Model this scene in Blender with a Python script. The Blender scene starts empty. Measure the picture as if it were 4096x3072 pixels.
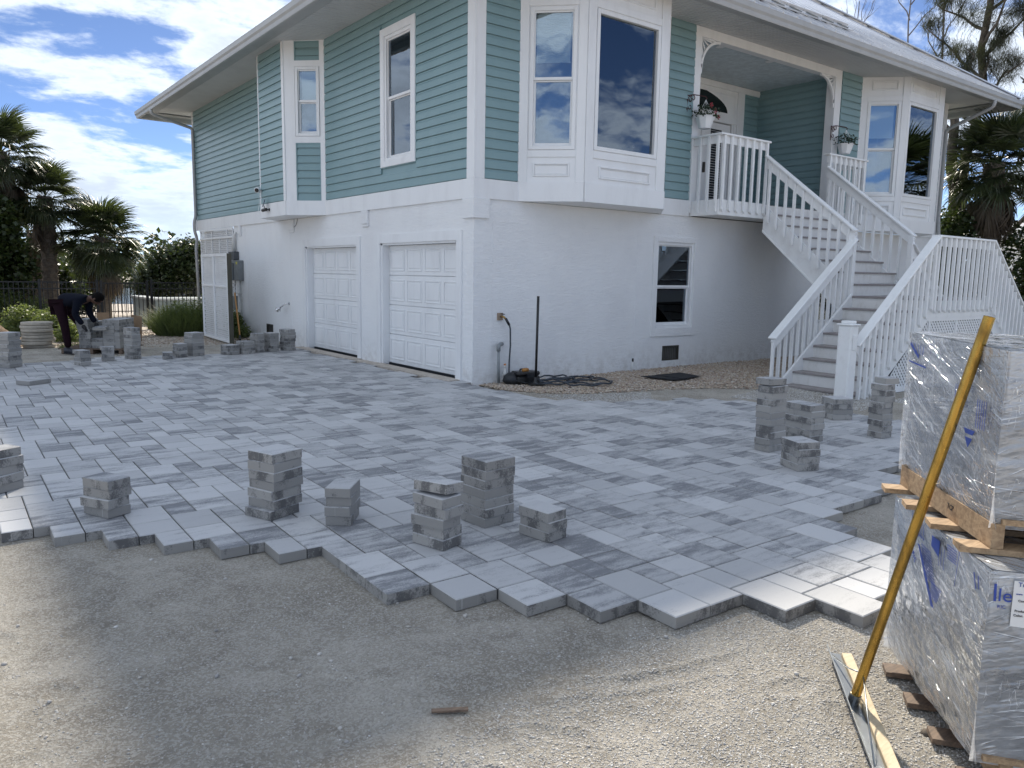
import bpy, math, random
import numpy as np
from mathutils import Vector, Matrix, noise as mnoise
random.seed(7); np.random.seed(7)
R = math.radians
scn = bpy.context.scene
COL = scn.collection
# ------------------------------------------------------------------ camera
cd = bpy.data.cameras.new('camera'); cam = bpy.data.objects.new('camera', cd); COL.objects.link(cam)
cd.sensor_width = 36.0; cd.sensor_fit = 'HORIZONTAL'; cd.lens = 36.0 * 3104.1 / 4096
cd.clip_start = 0.05; cd.clip_end = 2000
CAM = Vector((-6.525, -9.559, 1.621))
def cam_axes(yaw, pitch, roll):
    f = Vector((math.sin(yaw)*math.cos(pitch), math.cos(yaw)*math.cos(pitch), -math.sin(pitch)))
    r = Vector((math.cos(yaw), -math.sin(yaw), 0)); d = f.cross(r)
    c, s = math.cos(roll), math.sin(roll)
    return c*r + s*d, -s*r + c*d, f
cr, cdn, cf = cam_axes(0.650504148, 0.140102593, -0.0169610835)
cam.matrix_world = Matrix(((cr.x, -cdn.x, -cf.x, CAM.x), (cr.y, -cdn.y, -cf.y, CAM.y), (cr.z, -cdn.z, -cf.z, CAM.z), (0, 0, 0, 1)))
scn.camera = cam
# ------------------------------------------------------------------ light
SUN_AZ, SUN_EL = R(38.7), R(37.8)          # azimuth from +Y towards +X
SUN = Vector((math.sin(SUN_AZ)*math.cos(SUN_EL), math.cos(SUN_AZ)*math.cos(SUN_EL), math.sin(SUN_EL)))
SUN_STRENGTH, SKY_STRENGTH, EXPOSURE = 2.25, 0.050, 1.60
CLOUD_GAIN = 0.42
w = bpy.data.worlds.new('World'); scn.world = w; w.use_nodes = True
nt = w.node_tree; N = nt.nodes; L = nt.links; N.clear()
def wn(t, **k):
    n = N.new(t)
    for a, b in k.items(): setattr(n, a, b)
    return n
out = wn('ShaderNodeOutputWorld'); bg = wn('ShaderNodeBackground'); L.new(bg.outputs[0], out.inputs[0])
sky = wn('ShaderNodeTexSky', sky_type='NISHITA', sun_disc=False, sun_elevation=SUN_EL, sun_rotation=SUN_AZ,
         air_density=0.42, dust_density=0.1, ozone_density=3.0)
bg.inputs[1].default_value = 1.0
tc = wn('ShaderNodeTexCoord')
sk = wn('ShaderNodeVectorMath', operation='MULTIPLY'); L.new(sky.outputs[0], sk.inputs[0]); sk.inputs[1].default_value = (SKY_STRENGTH*.97, SKY_STRENGTH, SKY_STRENGTH*1.05)   # camera white balance
sep = wn('ShaderNodeSeparateXYZ'); L.new(tc.outputs['Generated'], sep.inputs[0])
def wm(op, a, b=None, c=None):
    n = wn('ShaderNodeMath', operation=op)
    for i, v in enumerate((a, b, c)):
        if v is None: continue
        if isinstance(v, (int, float)): n.inputs[i].default_value = v
        else: L.new(v, n.inputs[i])
    return n.outputs[0]
zc = wm('ADD', wm('MAXIMUM', sep.outputs[2], 0.0), 0.26)
comb = wn('ShaderNodeCombineXYZ')
L.new(wm('DIVIDE', sep.outputs[0], zc), comb.inputs[0]); L.new(wm('DIVIDE', sep.outputs[1], zc), comb.inputs[1])
comb.inputs[2].default_value = 0.37
def wnoise(scale, detail, rough, off, dist=0.0):
    mp = wn('ShaderNodeMapping'); L.new(comb.outputs[0], mp.inputs[0]); mp.inputs['Location'].default_value = off
    mp.inputs['Rotation'].default_value = (0, 0, R(25)); mp.inputs['Scale'].default_value = (1.0, 1.35, 1.0)
    n = wn('ShaderNodeTexNoise'); L.new(mp.outputs[0], n.inputs['Vector'])
    n.inputs['Scale'].default_value = scale; n.inputs['Detail'].default_value = detail
    n.inputs['Roughness'].default_value = rough; n.inputs['Distortion'].default_value = dist
    return n.outputs['Fac']
big = wnoise(1.1, 3, 0.5, (3.1, 0.6, 0)); mid = wnoise(3.6, 10, 0.60, (1.7, 4.2, 0), 0.15); fine = wnoise(11.0, 8, 0.62, (0, 2, 0), 0.1)
away = wn('ShaderNodeVectorMath', operation='DOT_PRODUCT'); L.new(tc.outputs['Generated'], away.inputs[0]); away.inputs[1].default_value = (-.62, -.78, 0)
dens = wm('ADD', wm('MULTIPLY', wm('MAXIMUM', away.outputs['Value'], 0.0), -0.055), wm('ADD', wm('MULTIPLY', big, 0.55), wm('ADD', wm('MULTIPLY', mid, 0.62), wm('MULTIPLY', fine, 0.14))))
def ramp(v, lo, hi, a=0.0, b=1.0):
    n = wn('ShaderNodeMapRange', interpolation_type='SMOOTHSTEP'); L.new(v, n.inputs[0])
    n.inputs[1].default_value = lo; n.inputs[2].default_value = hi; n.inputs[3].default_value = a; n.inputs[4].default_value = b
    return n.outputs[0]
CL_LO, CL_HI = 0.572, 0.682
mask = ramp(dens, CL_LO, CL_HI)
core = ramp(dens, 0.64, 0.80)               # thick parts a little greyer
dot = wn('ShaderNodeVectorMath', operation='DOT_PRODUCT'); L.new(tc.outputs['Generated'], dot.inputs[0]); dot.inputs[1].default_value = SUN
glow = wm('POWER', wm('MAXIMUM', dot.outputs['Value'], 0.0), 9.0)
cb = wm('MULTIPLY', wm('ADD', wm('MULTIPLY', glow, 0.12), 0.90), wm('SUBTRACT', 1.0, wm('MULTIPLY', core, 0.25)))
cb = wm('MULTIPLY', cb, CLOUD_GAIN)
cc = wn('ShaderNodeVectorMath', operation='SCALE'); cc.inputs[0].default_value = (0.87, 0.97, 1.12); L.new(cb, cc.inputs['Scale'])
hz = ramp(sep.outputs[2], 0.0, 0.13, 0.55, 0.0)      # pale band above the horizon
hzc = wn('ShaderNodeMix', data_type='RGBA'); L.new(hz, hzc.inputs['Factor']); L.new(sk.outputs[0], hzc.inputs['A']); hzc.inputs['B'].default_value = (0.30, 0.37, 0.44, 1)
mx = wn('ShaderNodeMix', data_type='RGBA'); L.new(wm('MULTIPLY', mask, wm('SUBTRACT', 1.0, wm('MULTIPLY', hz, 0.7))), mx.inputs['Factor'])
L.new(hzc.outputs['Result'], mx.inputs['A']); L.new(cc.outputs[0], mx.inputs['B'])
L.new(mx.outputs['Result'], bg.inputs[0])
sl = bpy.data.lights.new('sun', 'SUN'); so = bpy.data.objects.new('sun', sl); COL.objects.link(so)
sl.energy = SUN_STRENGTH; sl.angle = R(2.4); sl.color = (1.0, 0.91, 0.77)
so.rotation_euler = SUN.to_track_quat('Z', 'Y').to_euler(); so.location = SUN * 60
vs = scn.view_settings; vs.view_transform = 'Standard'; vs.look = 'None'; vs.gamma = 1.0; vs.exposure = EXPOSURE; vs.use_curve_mapping = False
try:
    scn.cycles.use_adaptive_sampling = True; scn.cycles.use_denoising = True
    scn.cycles.max_bounces = 8; scn.cycles.transparent_max_bounces = 24; scn.cycles.caustics_reflective = False; scn.cycles.caustics_refractive = False
except Exception: pass
# ------------------------------------------------------------------ materials
MATS = {}
class NB:
    """small node-building helper"""
    def __init__(s, name):
        s.m = bpy.data.materials.new(name); s.m.use_nodes = True; s.t = s.m.node_tree
        s.n = s.t.nodes; s.l = s.t.links; s.b = s.n['Principled BSDF']; s.o = s.n['Material Output']
    def add(s, t, **k):
        n = s.n.new(t)
        for a, b in k.items(): setattr(n, a, b)
        return n
    def pos(s):
        if not hasattr(s, '_p'): s._p = s.add('ShaderNodeNewGeometry').outputs['Position']
        return s._p
    def nrm(s): return s.add('ShaderNodeNewGeometry').outputs['Normal']
    def obj(s): return s.add('ShaderNodeTexCoord').outputs['Object']
    def seed(s): return s.add('ShaderNodeAttribute', attribute_name='seed').outputs['Fac']
    def map(s, v, scale=(1, 1, 1), loc=(0, 0, 0), rot=(0, 0, 0)):
        n = s.add('ShaderNodeMapping'); s.l.new(v, n.inputs[0]); n.inputs['Scale'].default_value = scale
        n.inputs['Location'].default_value = loc; n.inputs['Rotation'].default_value = rot; return n.outputs[0]
    def noise(s, v, scale=5, detail=4, rough=0.55, dist=0.0, out='Fac'):
        n = s.add('ShaderNodeTexNoise'); s.l.new(v, n.inputs['Vector']); n.inputs['Scale'].default_value = scale
        n.inputs['Detail'].default_value = detail; n.inputs['Roughness'].default_value = rough; n.inputs['Distortion'].default_value = dist
        return n.outputs[out]
    def vor(s, v, scale=5, feature='F1', out='Distance'):
        n = s.add('ShaderNodeTexVoronoi', feature=feature); s.l.new(v, n.inputs['Vector']); n.inputs['Scale'].default_value = scale
        return n.outputs[out]
    def white(s, v, dim='3D', out='Value'):
        n = s.add('ShaderNodeTexWhiteNoise', noise_dimensions=dim); s.l.new(v, n.inputs['W' if dim == '1D' else 'Vector']); return n.outputs[out]
    def math(s, op, a, b=None, c=None, clamp=False):
        n = s.add('ShaderNodeMath', operation=op, use_clamp=clamp)
        for i, v in enumerate((a, b, c)):
            if v is None: continue
            if isinstance(v, (int, float)): n.inputs[i].default_value = v
            else: s.l.new(v, n.inputs[i])
        return n.outputs[0]
    def vec(s, op, a, b=None, scale=None):
        n = s.add('ShaderNodeVectorMath', operation=op)
        for i, v in enumerate((a, b)):
            if v is None: continue
            if isinstance(v, (tuple, list)): n.inputs[i].default_value = v
            else: s.l.new(v, n.inputs[i])
        if scale is not None:
            if isinstance(scale, (int, float)): n.inputs['Scale'].default_value = scale
            else: s.l.new(scale, n.inputs['Scale'])
        return n.outputs[0]
    def sepz(s, v, i=2):
        n = s.add('ShaderNodeSeparateXYZ'); s.l.new(v, n.inputs[0]); return n.outputs[i]
    def comb(s, x, y, z):
        n = s.add('ShaderNodeCombineXYZ')
        for i, v in enumerate((x, y, z)):
            if isinstance(v, (int, float)): n.inputs[i].default_value = v
            else: s.l.new(v, n.inputs[i])
        return n.outputs[0]
    def rng(s, v, lo, hi, a=0.0, b=1.0, smooth=True):
        n = s.add('ShaderNodeMapRange', interpolation_type='SMOOTHSTEP' if smooth else 'LINEAR'); s.l.new(v, n.inputs[0])
        for i, x in enumerate((lo, hi, a, b)): n.inputs[i+1].default_value = x
        return n.outputs[0]
    def mix(s, f, a, b, mode='MIX'):
        n = s.add('ShaderNodeMix', data_type='RGBA', blend_type=mode)
        for k, v in (('Factor', f), ('A', a), ('B', b)):
            if isinstance(v, (int, float)): n.inputs[k].default_value = v if k == 'Factor' else (v, v, v, 1)
            elif isinstance(v, (tuple, list)): n.inputs[k].default_value = tuple(v) + ((1,) if len(v) == 3 else ())
            else: s.l.new(v, n.inputs[k])
        return n.outputs['Result']
    def ramp(s, v, stops):
        n = s.add('ShaderNodeValToRGB'); s.l.new(v, n.inputs[0]); e = n.color_ramp.elements
        while len(e) < len(stops): e.new(0.5)
        for i, (p, c) in enumerate(stops):
            e[i].position = p; e[i].color = tuple(c) + (1,) if len(c) == 3 else c
        return n.outputs[0]
    def base(s, v):
        if isinstance(v, (tuple, list)): s.b.inputs['Base Color'].default_value = tuple(v) + (1,)
        else: s.l.new(v, s.b.inputs['Base Color'])
        return s
    def set(s, rough=0.6, metal=0.0, spec=0.5, **k):
        if isinstance(rough, (int, float)): s.b.inputs['Roughness'].default_value = rough
        else: s.l.new(rough, s.b.inputs['Roughness'])
        s.b.inputs['Metallic'].default_value = metal; s.b.inputs['Specular IOR Level'].default_value = spec
        for a, b in k.items(): s.b.inputs[a].default_value = b
        return s
    def bump(s, h, strength=0.3, dist=0.01, chain=None):
        n = s.add('ShaderNodeBump'); s.l.new(h, n.inputs['Height']); n.inputs['Strength'].default_value = strength
        n.inputs['Distance'].default_value = dist
        if chain is not None: s.l.new(chain, n.inputs['Normal'])
        s.l.new(n.outputs[0], s.b.inputs['Normal']); return n.outputs[0]
def reg(nb): MATS[nb.m.name] = nb.m; return nb.m
def simple(name, col, rough=0.5, metal=0.0, var=0.12, scale=9.0, bump=0.0, bscale=60.0, spec=0.5):
    b = NB(name); p = b.pos(); f = b.noise(p, scale, 5, 0.6)
    c = b.mix(b.rng(f, 0.3, 0.75), tuple(x*(1-var) for x in col), tuple(min(1, x*(1+var)) for x in col)); b.base(c).set(rough, metal, spec)
    if bump: b.bump(b.noise(p, bscale, 4, 0.6), bump, 0.004)
    return reg(b)
# painted trim: white with faint grime and brush grain
b = NB('white_trim_paint'); p = b.pos(); g = b.noise(b.map(p, (1, 1, 0.25)), 3.2, 7, 0.65); f2 = b.noise(b.map(p, (2, 2, 18)), 6, 4, 0.6)
c = b.mix(b.rng(g, 0.42, 0.78), (0.84, 0.85, 0.855), (0.76, 0.765, 0.77)); c = b.mix(b.rng(f2, 0.55, 0.9, 0, 0.16), c, (0.60, 0.59, 0.57)); b.base(c).set(0.42)
b.bump(b.noise(b.map(p, (1, 1, 6)), 22, 4, 0.6), 0.12, 0.004); M_TRIM = reg(b)
b = NB('white_rail_paint'); p = b.pos(); g = b.noise(p, 5.5, 7, 0.7)
c = b.mix(b.rng(g, 0.45, 0.8), (0.84, 0.85, 0.85), (0.74, 0.74, 0.735)); spk = b.noise(p, 38, 3, 0.5); c = b.mix(b.rng(spk, 0.68, 0.8, 0, 0.35), c, (0.42, 0.40, 0.37)); b.base(c).set(0.45)
b.bump(g, 0.1, 0.004); M_RAIL = reg(b)
# stucco: skip trowelled ridges running sideways
b = NB('white_stucco'); p = b.pos()
wob = b.noise(p, 3.0, 3, 0.5, out='Color'); p2 = b.vec('ADD', p, b.vec('SCALE', wob, scale=0.05))
r1 = b.noise(b.map(p2, (0.8, 0.8, 4.2)), 9.5, 6, 0.62, 0.9); ridge = b.rng(r1, 0.44, 0.60)
r2 = b.noise(b.map(p, (1, 1, 1.6)), 60, 5, 0.65)
g = b.noise(b.map(p, (1, 1, 0.5)), 1.1, 6, 0.6); zz = b.sepz(p)
dirt = b.math('MULTIPLY', b.rng(zz, 0.55, -0.05, 0.0, 0.55), b.rng(b.noise(p, 7, 6, 0.7), 0.35, 0.7))
c = b.mix(b.rng(g, 0.4, 0.75), (0.85, 0.86, 0.865), (0.80, 0.805, 0.81)); c = b.mix(dirt, c, (0.50, 0.48, 0.45))
b.base(c).set(0.72); n1 = b.bump(ridge, 0.42, 0.008); b.bump(r2, 0.25, 0.003, n1); M_STUCCO = reg(b)
b = NB('teal_siding'); p = b.pos(); g = b.noise(b.map(p, (1, 1, 0.3)), 2.0, 6, 0.65); gr = b.noise(b.map(p, (1.2, 1.2, 26)), 9, 5, 0.6)
bd = b.white(b.math('FLOOR', b.math('DIVIDE', b.math('SUBTRACT', b.sepz(p), 3.0), 0.1438)), '1D')
c = b.mix(b.rng(g, 0.35, 0.7), (0.215, 0.335, 0.355), (0.240, 0.365, 0.382)); c = b.mix(b.math('MULTIPLY', bd, 0.22), c, (0.190, 0.305, 0.328))
ch = b.noise(b.map(p, (1, 1, 3.5)), 1.7, 6, 0.7); c = b.mix(b.rng(ch, 0.60, 0.78, 0, 0.22), c, (0.30, 0.37, 0.38))
b.base(c).set(0.36); b.bump(gr, 0.16, 0.003); M_TEAL = reg(b)
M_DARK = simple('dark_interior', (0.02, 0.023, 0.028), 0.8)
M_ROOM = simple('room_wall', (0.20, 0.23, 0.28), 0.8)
M_BLACK = simple('black_metal', (0.012, 0.012, 0.013), 0.35, 0.0)
M_RUBBER = simple('black_rubber', (0.014, 0.016, 0.02), 0.45, bump=0.1)
M_GREYBOX = simple('grey_enamel', (0.20, 0.215, 0.22), 0.4)
M_PVC = simple('pvc', (0.62, 0.62, 0.60), 0.4)
M_GREYPVC = simple('grey_pvc', (0.24, 0.26, 0.27), 0.45)
M_CHROME = simple('chrome', (0.6, 0.6, 0.6), 0.16, 1.0)
M_BRASS = simple('brass', (0.42, 0.27, 0.10), 0.35, 0.9)
M_SHELL = simple('gutter_enamel', (0.40, 0.405, 0.405), 0.38, var=0.06, scale=3)
b = NB('soffit_vinyl'); p = b.pos(); g = b.noise(p, 1.4, 5, 0.6); b.base(b.mix(b.rng(g, .35, .75), (0.56, 0.57, 0.575), (0.50, 0.505, 0.51))).set(0.5); M_SOFFIT = reg(b)
b = NB('galvanised_roof'); p = b.pos(); g = b.noise(b.map(p, (1, .5, .5)), 3.0, 5, 0.6); b.base(b.mix(b.rng(g, .35, .75), (0.72, 0.73, 0.75), (0.60, 0.61, 0.64)))
b.set(b.rng(g, .3, .8, .25, .42), 0.35); M_ROOF = reg(b)
M_BRONZE = simple('bronze_frame', (0.06, 0.055, 0.045), 0.5)
b = NB('window_glass')
fr = b.add('ShaderNodeFresnel'); fr.inputs[0].default_value = 1.6
gl = b.add('ShaderNodeBsdfGlossy'); gl.inputs['Roughness'].default_value = 0.012; gl.inputs['Color'].default_value = (0.80, 0.90, 1.0, 1)
wv = b.noise(b.pos(), 1.3, 2, 0.5); bm = b.add('ShaderNodeBump'); b.l.new(wv, bm.inputs['Height']); bm.inputs['Strength'].default_value = 0.10; bm.inputs['Distance'].default_value = 0.02; b.l.new(bm.outputs[0], gl.inputs['Normal'])
tr = b.add('ShaderNodeBsdfTransparent'); tr.inputs[0].default_value = (0.86, 0.91, 0.92, 1)
ms = b.add('ShaderNodeMixShader'); b.l.new(b.math('ADD', b.math('MULTIPLY', fr.outputs[0], 1.0), 0.14, clamp=True), ms.inputs[0]); b.l.new(tr.outputs[0], ms.inputs[1]); b.l.new(gl.outputs[0], ms.inputs[2]); b.l.new(ms.outputs[0], b.o.inputs[0]); M_GLASS = reg(b)
b = NB('cellular_shade'); p = b.pos(); wv = b.add('ShaderNodeTexWave', wave_type='BANDS', bands_direction='Z'); b.l.new(p, wv.inputs[0]); wv.inputs['Scale'].default_value = 14
b.base((0.86, 0.93, 0.93)).set(0.8); b.bump(wv.outputs['Fac'], 0.5, 0.01); M_SHADE = reg(b)
M_BLIND = simple('blind_slat', (0.55, 0.58, 0.60), 0.5)
# pavers: pale concrete with charcoal streaks
def paver_mat(name, lo, hi, tint=1.0):
    b = NB(name); p = b.pos(); sd = b.seed()
    off = b.comb(b.math('MULTIPLY', sd, 37.1), b.math('MULTIPLY', sd, 91.7), b.math('MULTIPLY', sd, 13.3)); q = b.vec('ADD', p, off)
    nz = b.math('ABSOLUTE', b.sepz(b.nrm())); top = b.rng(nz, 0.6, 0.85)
    st = b.noise(b.map(q, (1.3, 7.0, 7.0)), 1.9, 6, 0.60, 0.0); blot = b.noise(b.map(q, (2.2, 4.5, 4.5)), 3.6, 8, 0.75, 0.0)
    grain = b.noise(b.map(q, (1, 1.8, 1.8)), 85, 5, 0.72)
    pat = b.math('ADD', b.math('ADD', b.math('MULTIPLY', st, 0.62), b.math('MULTIPLY', blot, 0.36)), b.math('MULTIPLY', b.math('SUBTRACT', grain, 0.5), 0.42))
    dark = b.rng(b.math('ADD', pat, b.math('MULTIPLY', b.math('SUBTRACT', b.white(sd, '1D'), 0.5), 0.26)), 0.44, 0.68)
    tone = b.white(b.math('ADD', sd, 5.0), '1D')
    light = b.mix(tone, (0.55*tint, 0.555*tint, 0.565*tint), (0.43*tint, 0.435*tint, 0.445*tint))
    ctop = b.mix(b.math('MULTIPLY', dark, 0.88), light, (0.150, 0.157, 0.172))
    pit = b.noise(q, 130, 4, 0.7); ctop = b.mix(b.math('MULTIPLY', b.rng(pit, 0.60, 0.72), b.math('ADD', b.math('MULTIPLY', dark, .8), .25)), ctop, (0.06, 0.06, 0.065))
    eff = b.noise(b.map(q, (2, 5, 5)), 6, 7, 0.75); ctop = b.mix(b.rng(eff, 0.66, 0.80, 0, 0.5), ctop, (0.62, 0.62, 0.61))
    sb = b.math('ADD', b.noise(b.map(q, (1, 1, 0.55)), 8.5, 6, 0.6, 0.0), b.math('MULTIPLY', b.math('SUBTRACT', b.noise(q, 95, 4, 0.7), 0.5), 0.45)); sdk = b.math('MULTIPLY', b.rng(b.math('ADD', sb, b.math('MULTIPLY', b.math('SUBTRACT', b.white(b.math('ADD', sd, 2.0), '1D'), 0.5), 0.16)), 0.50, 0.66), 0.8)
    cs = b.mix(sdk, b.mix(tone, (0.36*tint, 0.35*tint, 0.332*tint), (0.26*tint, 0.254*tint, 0.243*tint)), (0.075, 0.075, 0.078))  # concrete side grey, lowered further to carry the shade on the edges
    drip = b.noise(b.map(q, (60, 60, 1.0)), 1.0, 3, 0.5); cs = b.mix(b.rng(drip, 0.68, 0.74, 0, 0.35), cs, (0.60, 0.59, 0.57))
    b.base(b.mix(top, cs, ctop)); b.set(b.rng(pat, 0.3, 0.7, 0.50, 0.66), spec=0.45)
    n1 = b.bump(b.noise(q, 190, 4, 0.7), 0.35, 0.0016); b.bump(b.noise(q, 45, 4, 0.6), 0.18, 0.003, n1); return reg(b)
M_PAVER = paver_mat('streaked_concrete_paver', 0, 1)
M_JOINT = simple('joint_sand', (0.06, 0.058, 0.055), 0.95, bump=0.3)
# ground
b = NB('graded_crushed_base'); p = b.pos()
wp = b.vec('ADD', p, b.vec('SCALE', b.noise(p, 60, 3, 0.6, out='Color'), scale=0.02)); v1 = b.vor(wp, 120, out='Color'); v1b = b.sepz(v1, 0); d1 = b.vor(wp, 120); v2 = b.vor(wp, 42, out='Color'); d2 = b.vor(wp, 42)
bigp = b.noise(p, 1.3, 7, 0.62); med = b.noise(p, 4.0, 8, 0.68, 0.3)
c = b.mix(b.rng(bigp, 0.38, 0.66), (0.345, 0.315, 0.265), (0.470, 0.437, 0.380)); c = b.mix(b.rng(med, 0.46, 0.64, 0, 0.6), c, (0.255, 0.230, 0.192))
c = b.mix(b.math('MULTIPLY', b.rng(v1b, 0.62, 0.70), 0.5), c, (0.58, 0.56, 0.52)); c = b.mix(b.math('MULTIPLY', b.rng(v1b, 0.28, 0.22), 0.22), c, (0.17, 0.16, 0.15))
c = b.mix(b.math('MULTIPLY', b.rng(b.sepz(v2, 1), 0.90, 0.94), b.rng(d2, 0.014, 0.008)), c, (0.66, 0.63, 0.58))
b.base(c).set(0.92, spec=0.2); n1 = b.bump(d1, 0.75, 0.006); n2 = b.bump(b.noise(p, 150, 5, 0.75), 0.6, 0.005, n1); b.bump(b.noise(p, 12, 9, 0.78), 0.75, 0.03, n2); M_BASE = reg(b)
b = NB('pale_shell_ground'); p = b.pos(); v = b.vor(p, 18, out='Color'); g = b.noise(p, 1.2, 6, 0.65)
c = b.mix(b.rng(g, .35, .7), (0.50, 0.45, 0.39), (0.38, 0.33, 0.28)); c = b.mix(b.math('MULTIPLY', b.sepz(v, 0), 0.5), c, (0.64, 0.58, 0.52)); b.base(c).set(0.9, spec=.2); b.bump(b.vor(p, 18), 0.8, 0.02); M_SHELLG = reg(b)
b = NB('water'); p = b.pos(); b.base((0.05, 0.07, 0.075)).set(0.12, spec=0.8); b.bump(b.noise(b.map(p, (1, 2.5, 1)), 2.2, 5, 0.6), 0.35, 0.05); M_WATER = reg(b)
def stone_mat(name, stops, rough=0.75):
    b = NB(name); sd = b.seed(); r = b.white(sd, '1D'); c = b.ramp(r, stops); n = b.noise(b.pos(), 60, 5, 0.6)
    c = b.mix(b.rng(n, .35, .7, 0, .3), c, (0.25, 0.22, 0.19)); b.base(c).set(rough); return reg(b)
M_RIVER = stone_mat('river_stone', [(0, (0.42, 0.33, 0.24)), (.25, (0.52, 0.44, 0.34)), (.5, (0.34, 0.25, 0.19)), (.72, (0.60, 0.54, 0.46)), (.9, (0.30, 0.22, 0.18)), (1, (0.66, 0.62, 0.56))])
M_CHIP = stone_mat('shell_chip', [(0, (0.46, 0.445, 0.41)), (.35, (0.62, 0.60, 0.57)), (.6, (0.34, 0.33, 0.32)), (.8, (0.78, 0.77, 0.74)), (1, (0.56, 0.52, 0.47))])
M_WCHIP = stone_mat('white_marble_chip', [(0, (0.55, 0.54, 0.52)), (.5, (0.70, 0.69, 0.67)), (.8, (0.42, 0.41, 0.40)), (1, (0.78, 0.77, 0.74))])
def wood_mat(name, a, bcol, sc=1.0):
    b = NB(name); p = b.obj(); g = b.noise(b.map(p, (3*sc, 22*sc, 22*sc)), 3.0, 6, 0.6, 0.6); k = b.noise(p, 9, 5, 0.6)
    c = b.mix(b.rng(g, .35, .68), a, bcol); c = b.mix(b.rng(k, .62, .74, 0, .5), c, tuple(x*.5 for x in bcol)); b.base(c).set(0.75); b.bump(g, .3, .004); return reg(b)
M_PINE = wood_mat('raw_pine', (0.46, 0.32, 0.19), (0.29, 0.19, 0.11)); M_PINED = wood_mat('weathered_pallet_wood', (0.20, 0.14, 0.10), (0.11, 0.08, 0.06))
M_PALEW = wood_mat('pale_screed_wood', (0.66, 0.55, 0.38), (0.55, 0.44, 0.29))
b = NB('composite_decking'); p = b.pos(); g = b.noise(b.map(p, (12, 3, 12)), 3, 5, .6); b.base(b.mix(b.rng(g, .35, .7), (0.31, 0.285, 0.28), (0.23, 0.21, 0.205))).set(0.6); M_DECK = reg(b)
b = NB('riser_paint'); p = b.pos(); g = b.noise(b.map(p, (2, 2, 1)), 5, 7, .7); b.base(b.mix(b.rng(g, .45, .75, 0, .5), (0.76, 0.755, 0.74), (0.56, 0.54, 0.50))).set(0.5); M_RISER = reg(b)
# foliage
def leaf_mat(name, a, c2, rough=0.4, trans=0.35, dead=0.0):
    b = NB(name); sd = b.seed(); p = b.pos(); r = b.white(sd, '1D'); g = b.noise(p, 1.5, 4, .6)
    c = b.mix(r, a, c2); c = b.mix(b.rng(g, .35, .7, 0, .5), c, tuple(x*.6 for x in a)); b.base(c).set(rough, spec=0.6)
    tl = b.add('ShaderNodeBsdfTranslucent'); b.l.new(b.mix(0.5, c, (c2[0]*1.8, c2[1]*1.9, c2[2]*0.8)), tl.inputs[0])
    m = b.add('ShaderNodeMixShader'); m.inputs[0].default_value = trans; b.l.new(b.b.outputs[0], m.inputs[1]); b.l.new(tl.outputs[0], m.inputs[2]); b.l.new(m.outputs[0], b.o.inputs[0]); return reg(b)
M_PALM = leaf_mat('palm_leaf', (0.030, 0.045, 0.022), (0.075, 0.095, 0.042), 0.38, 0.28)
M_PALMD = leaf_mat('dead_palm_leaf', (0.085, 0.064, 0.045), (0.15, 0.115, 0.08), 0.7, 0.2)
M_MANG = leaf_mat('mangrove_leaf', (0.022, 0.036, 0.014), (0.058, 0.078, 0.028), 0.40, 0.25)
M_HEDGE = leaf_mat('hedge_leaf', (0.020, 0.036, 0.012), (0.060, 0.085, 0.022), 0.42, 0.28)
M_GRASSY = leaf_mat('shrub_leaf', (0.085, 0.115, 0.045), (0.19, 0.23, 0.09), 0.5, 0.4)
M_NEEDLE = leaf_mat('pine_needle', (0.034, 0.040, 0.026), (0.060, 0.066, 0.040), 0.6, 0.3)
M_POTLEAF = leaf_mat('pot_plant_leaf', (0.018, 0.035, 0.014), (0.03, 0.055, 0.02), 0.35, 0.25)
b = NB('bark'); p = b.pos(); g = b.noise(b.map(p, (6, 6, 1.5)), 3, 7, .7); b.base(b.mix(b.rng(g, .35, .7), (0.15, 0.125, 0.10), (0.065, 0.053, 0.042))).set(0.9); b.bump(g, .8, .03); M_BARK = reg(b)
b = NB('palm_bark'); p = b.pos(); g = b.noise(b.map(p, (3, 3, 9)), 3, 6, .7); b.base(b.mix(b.rng(g, .35, .7), (0.19, 0.16, 0.13), (0.09, 0.072, 0.055))).set(0.9); b.bump(g, .9, .04); M_PBARK = reg(b)
M_TWIG = simple('bare_twig', (0.17, 0.15, 0.14), 0.9)
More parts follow.
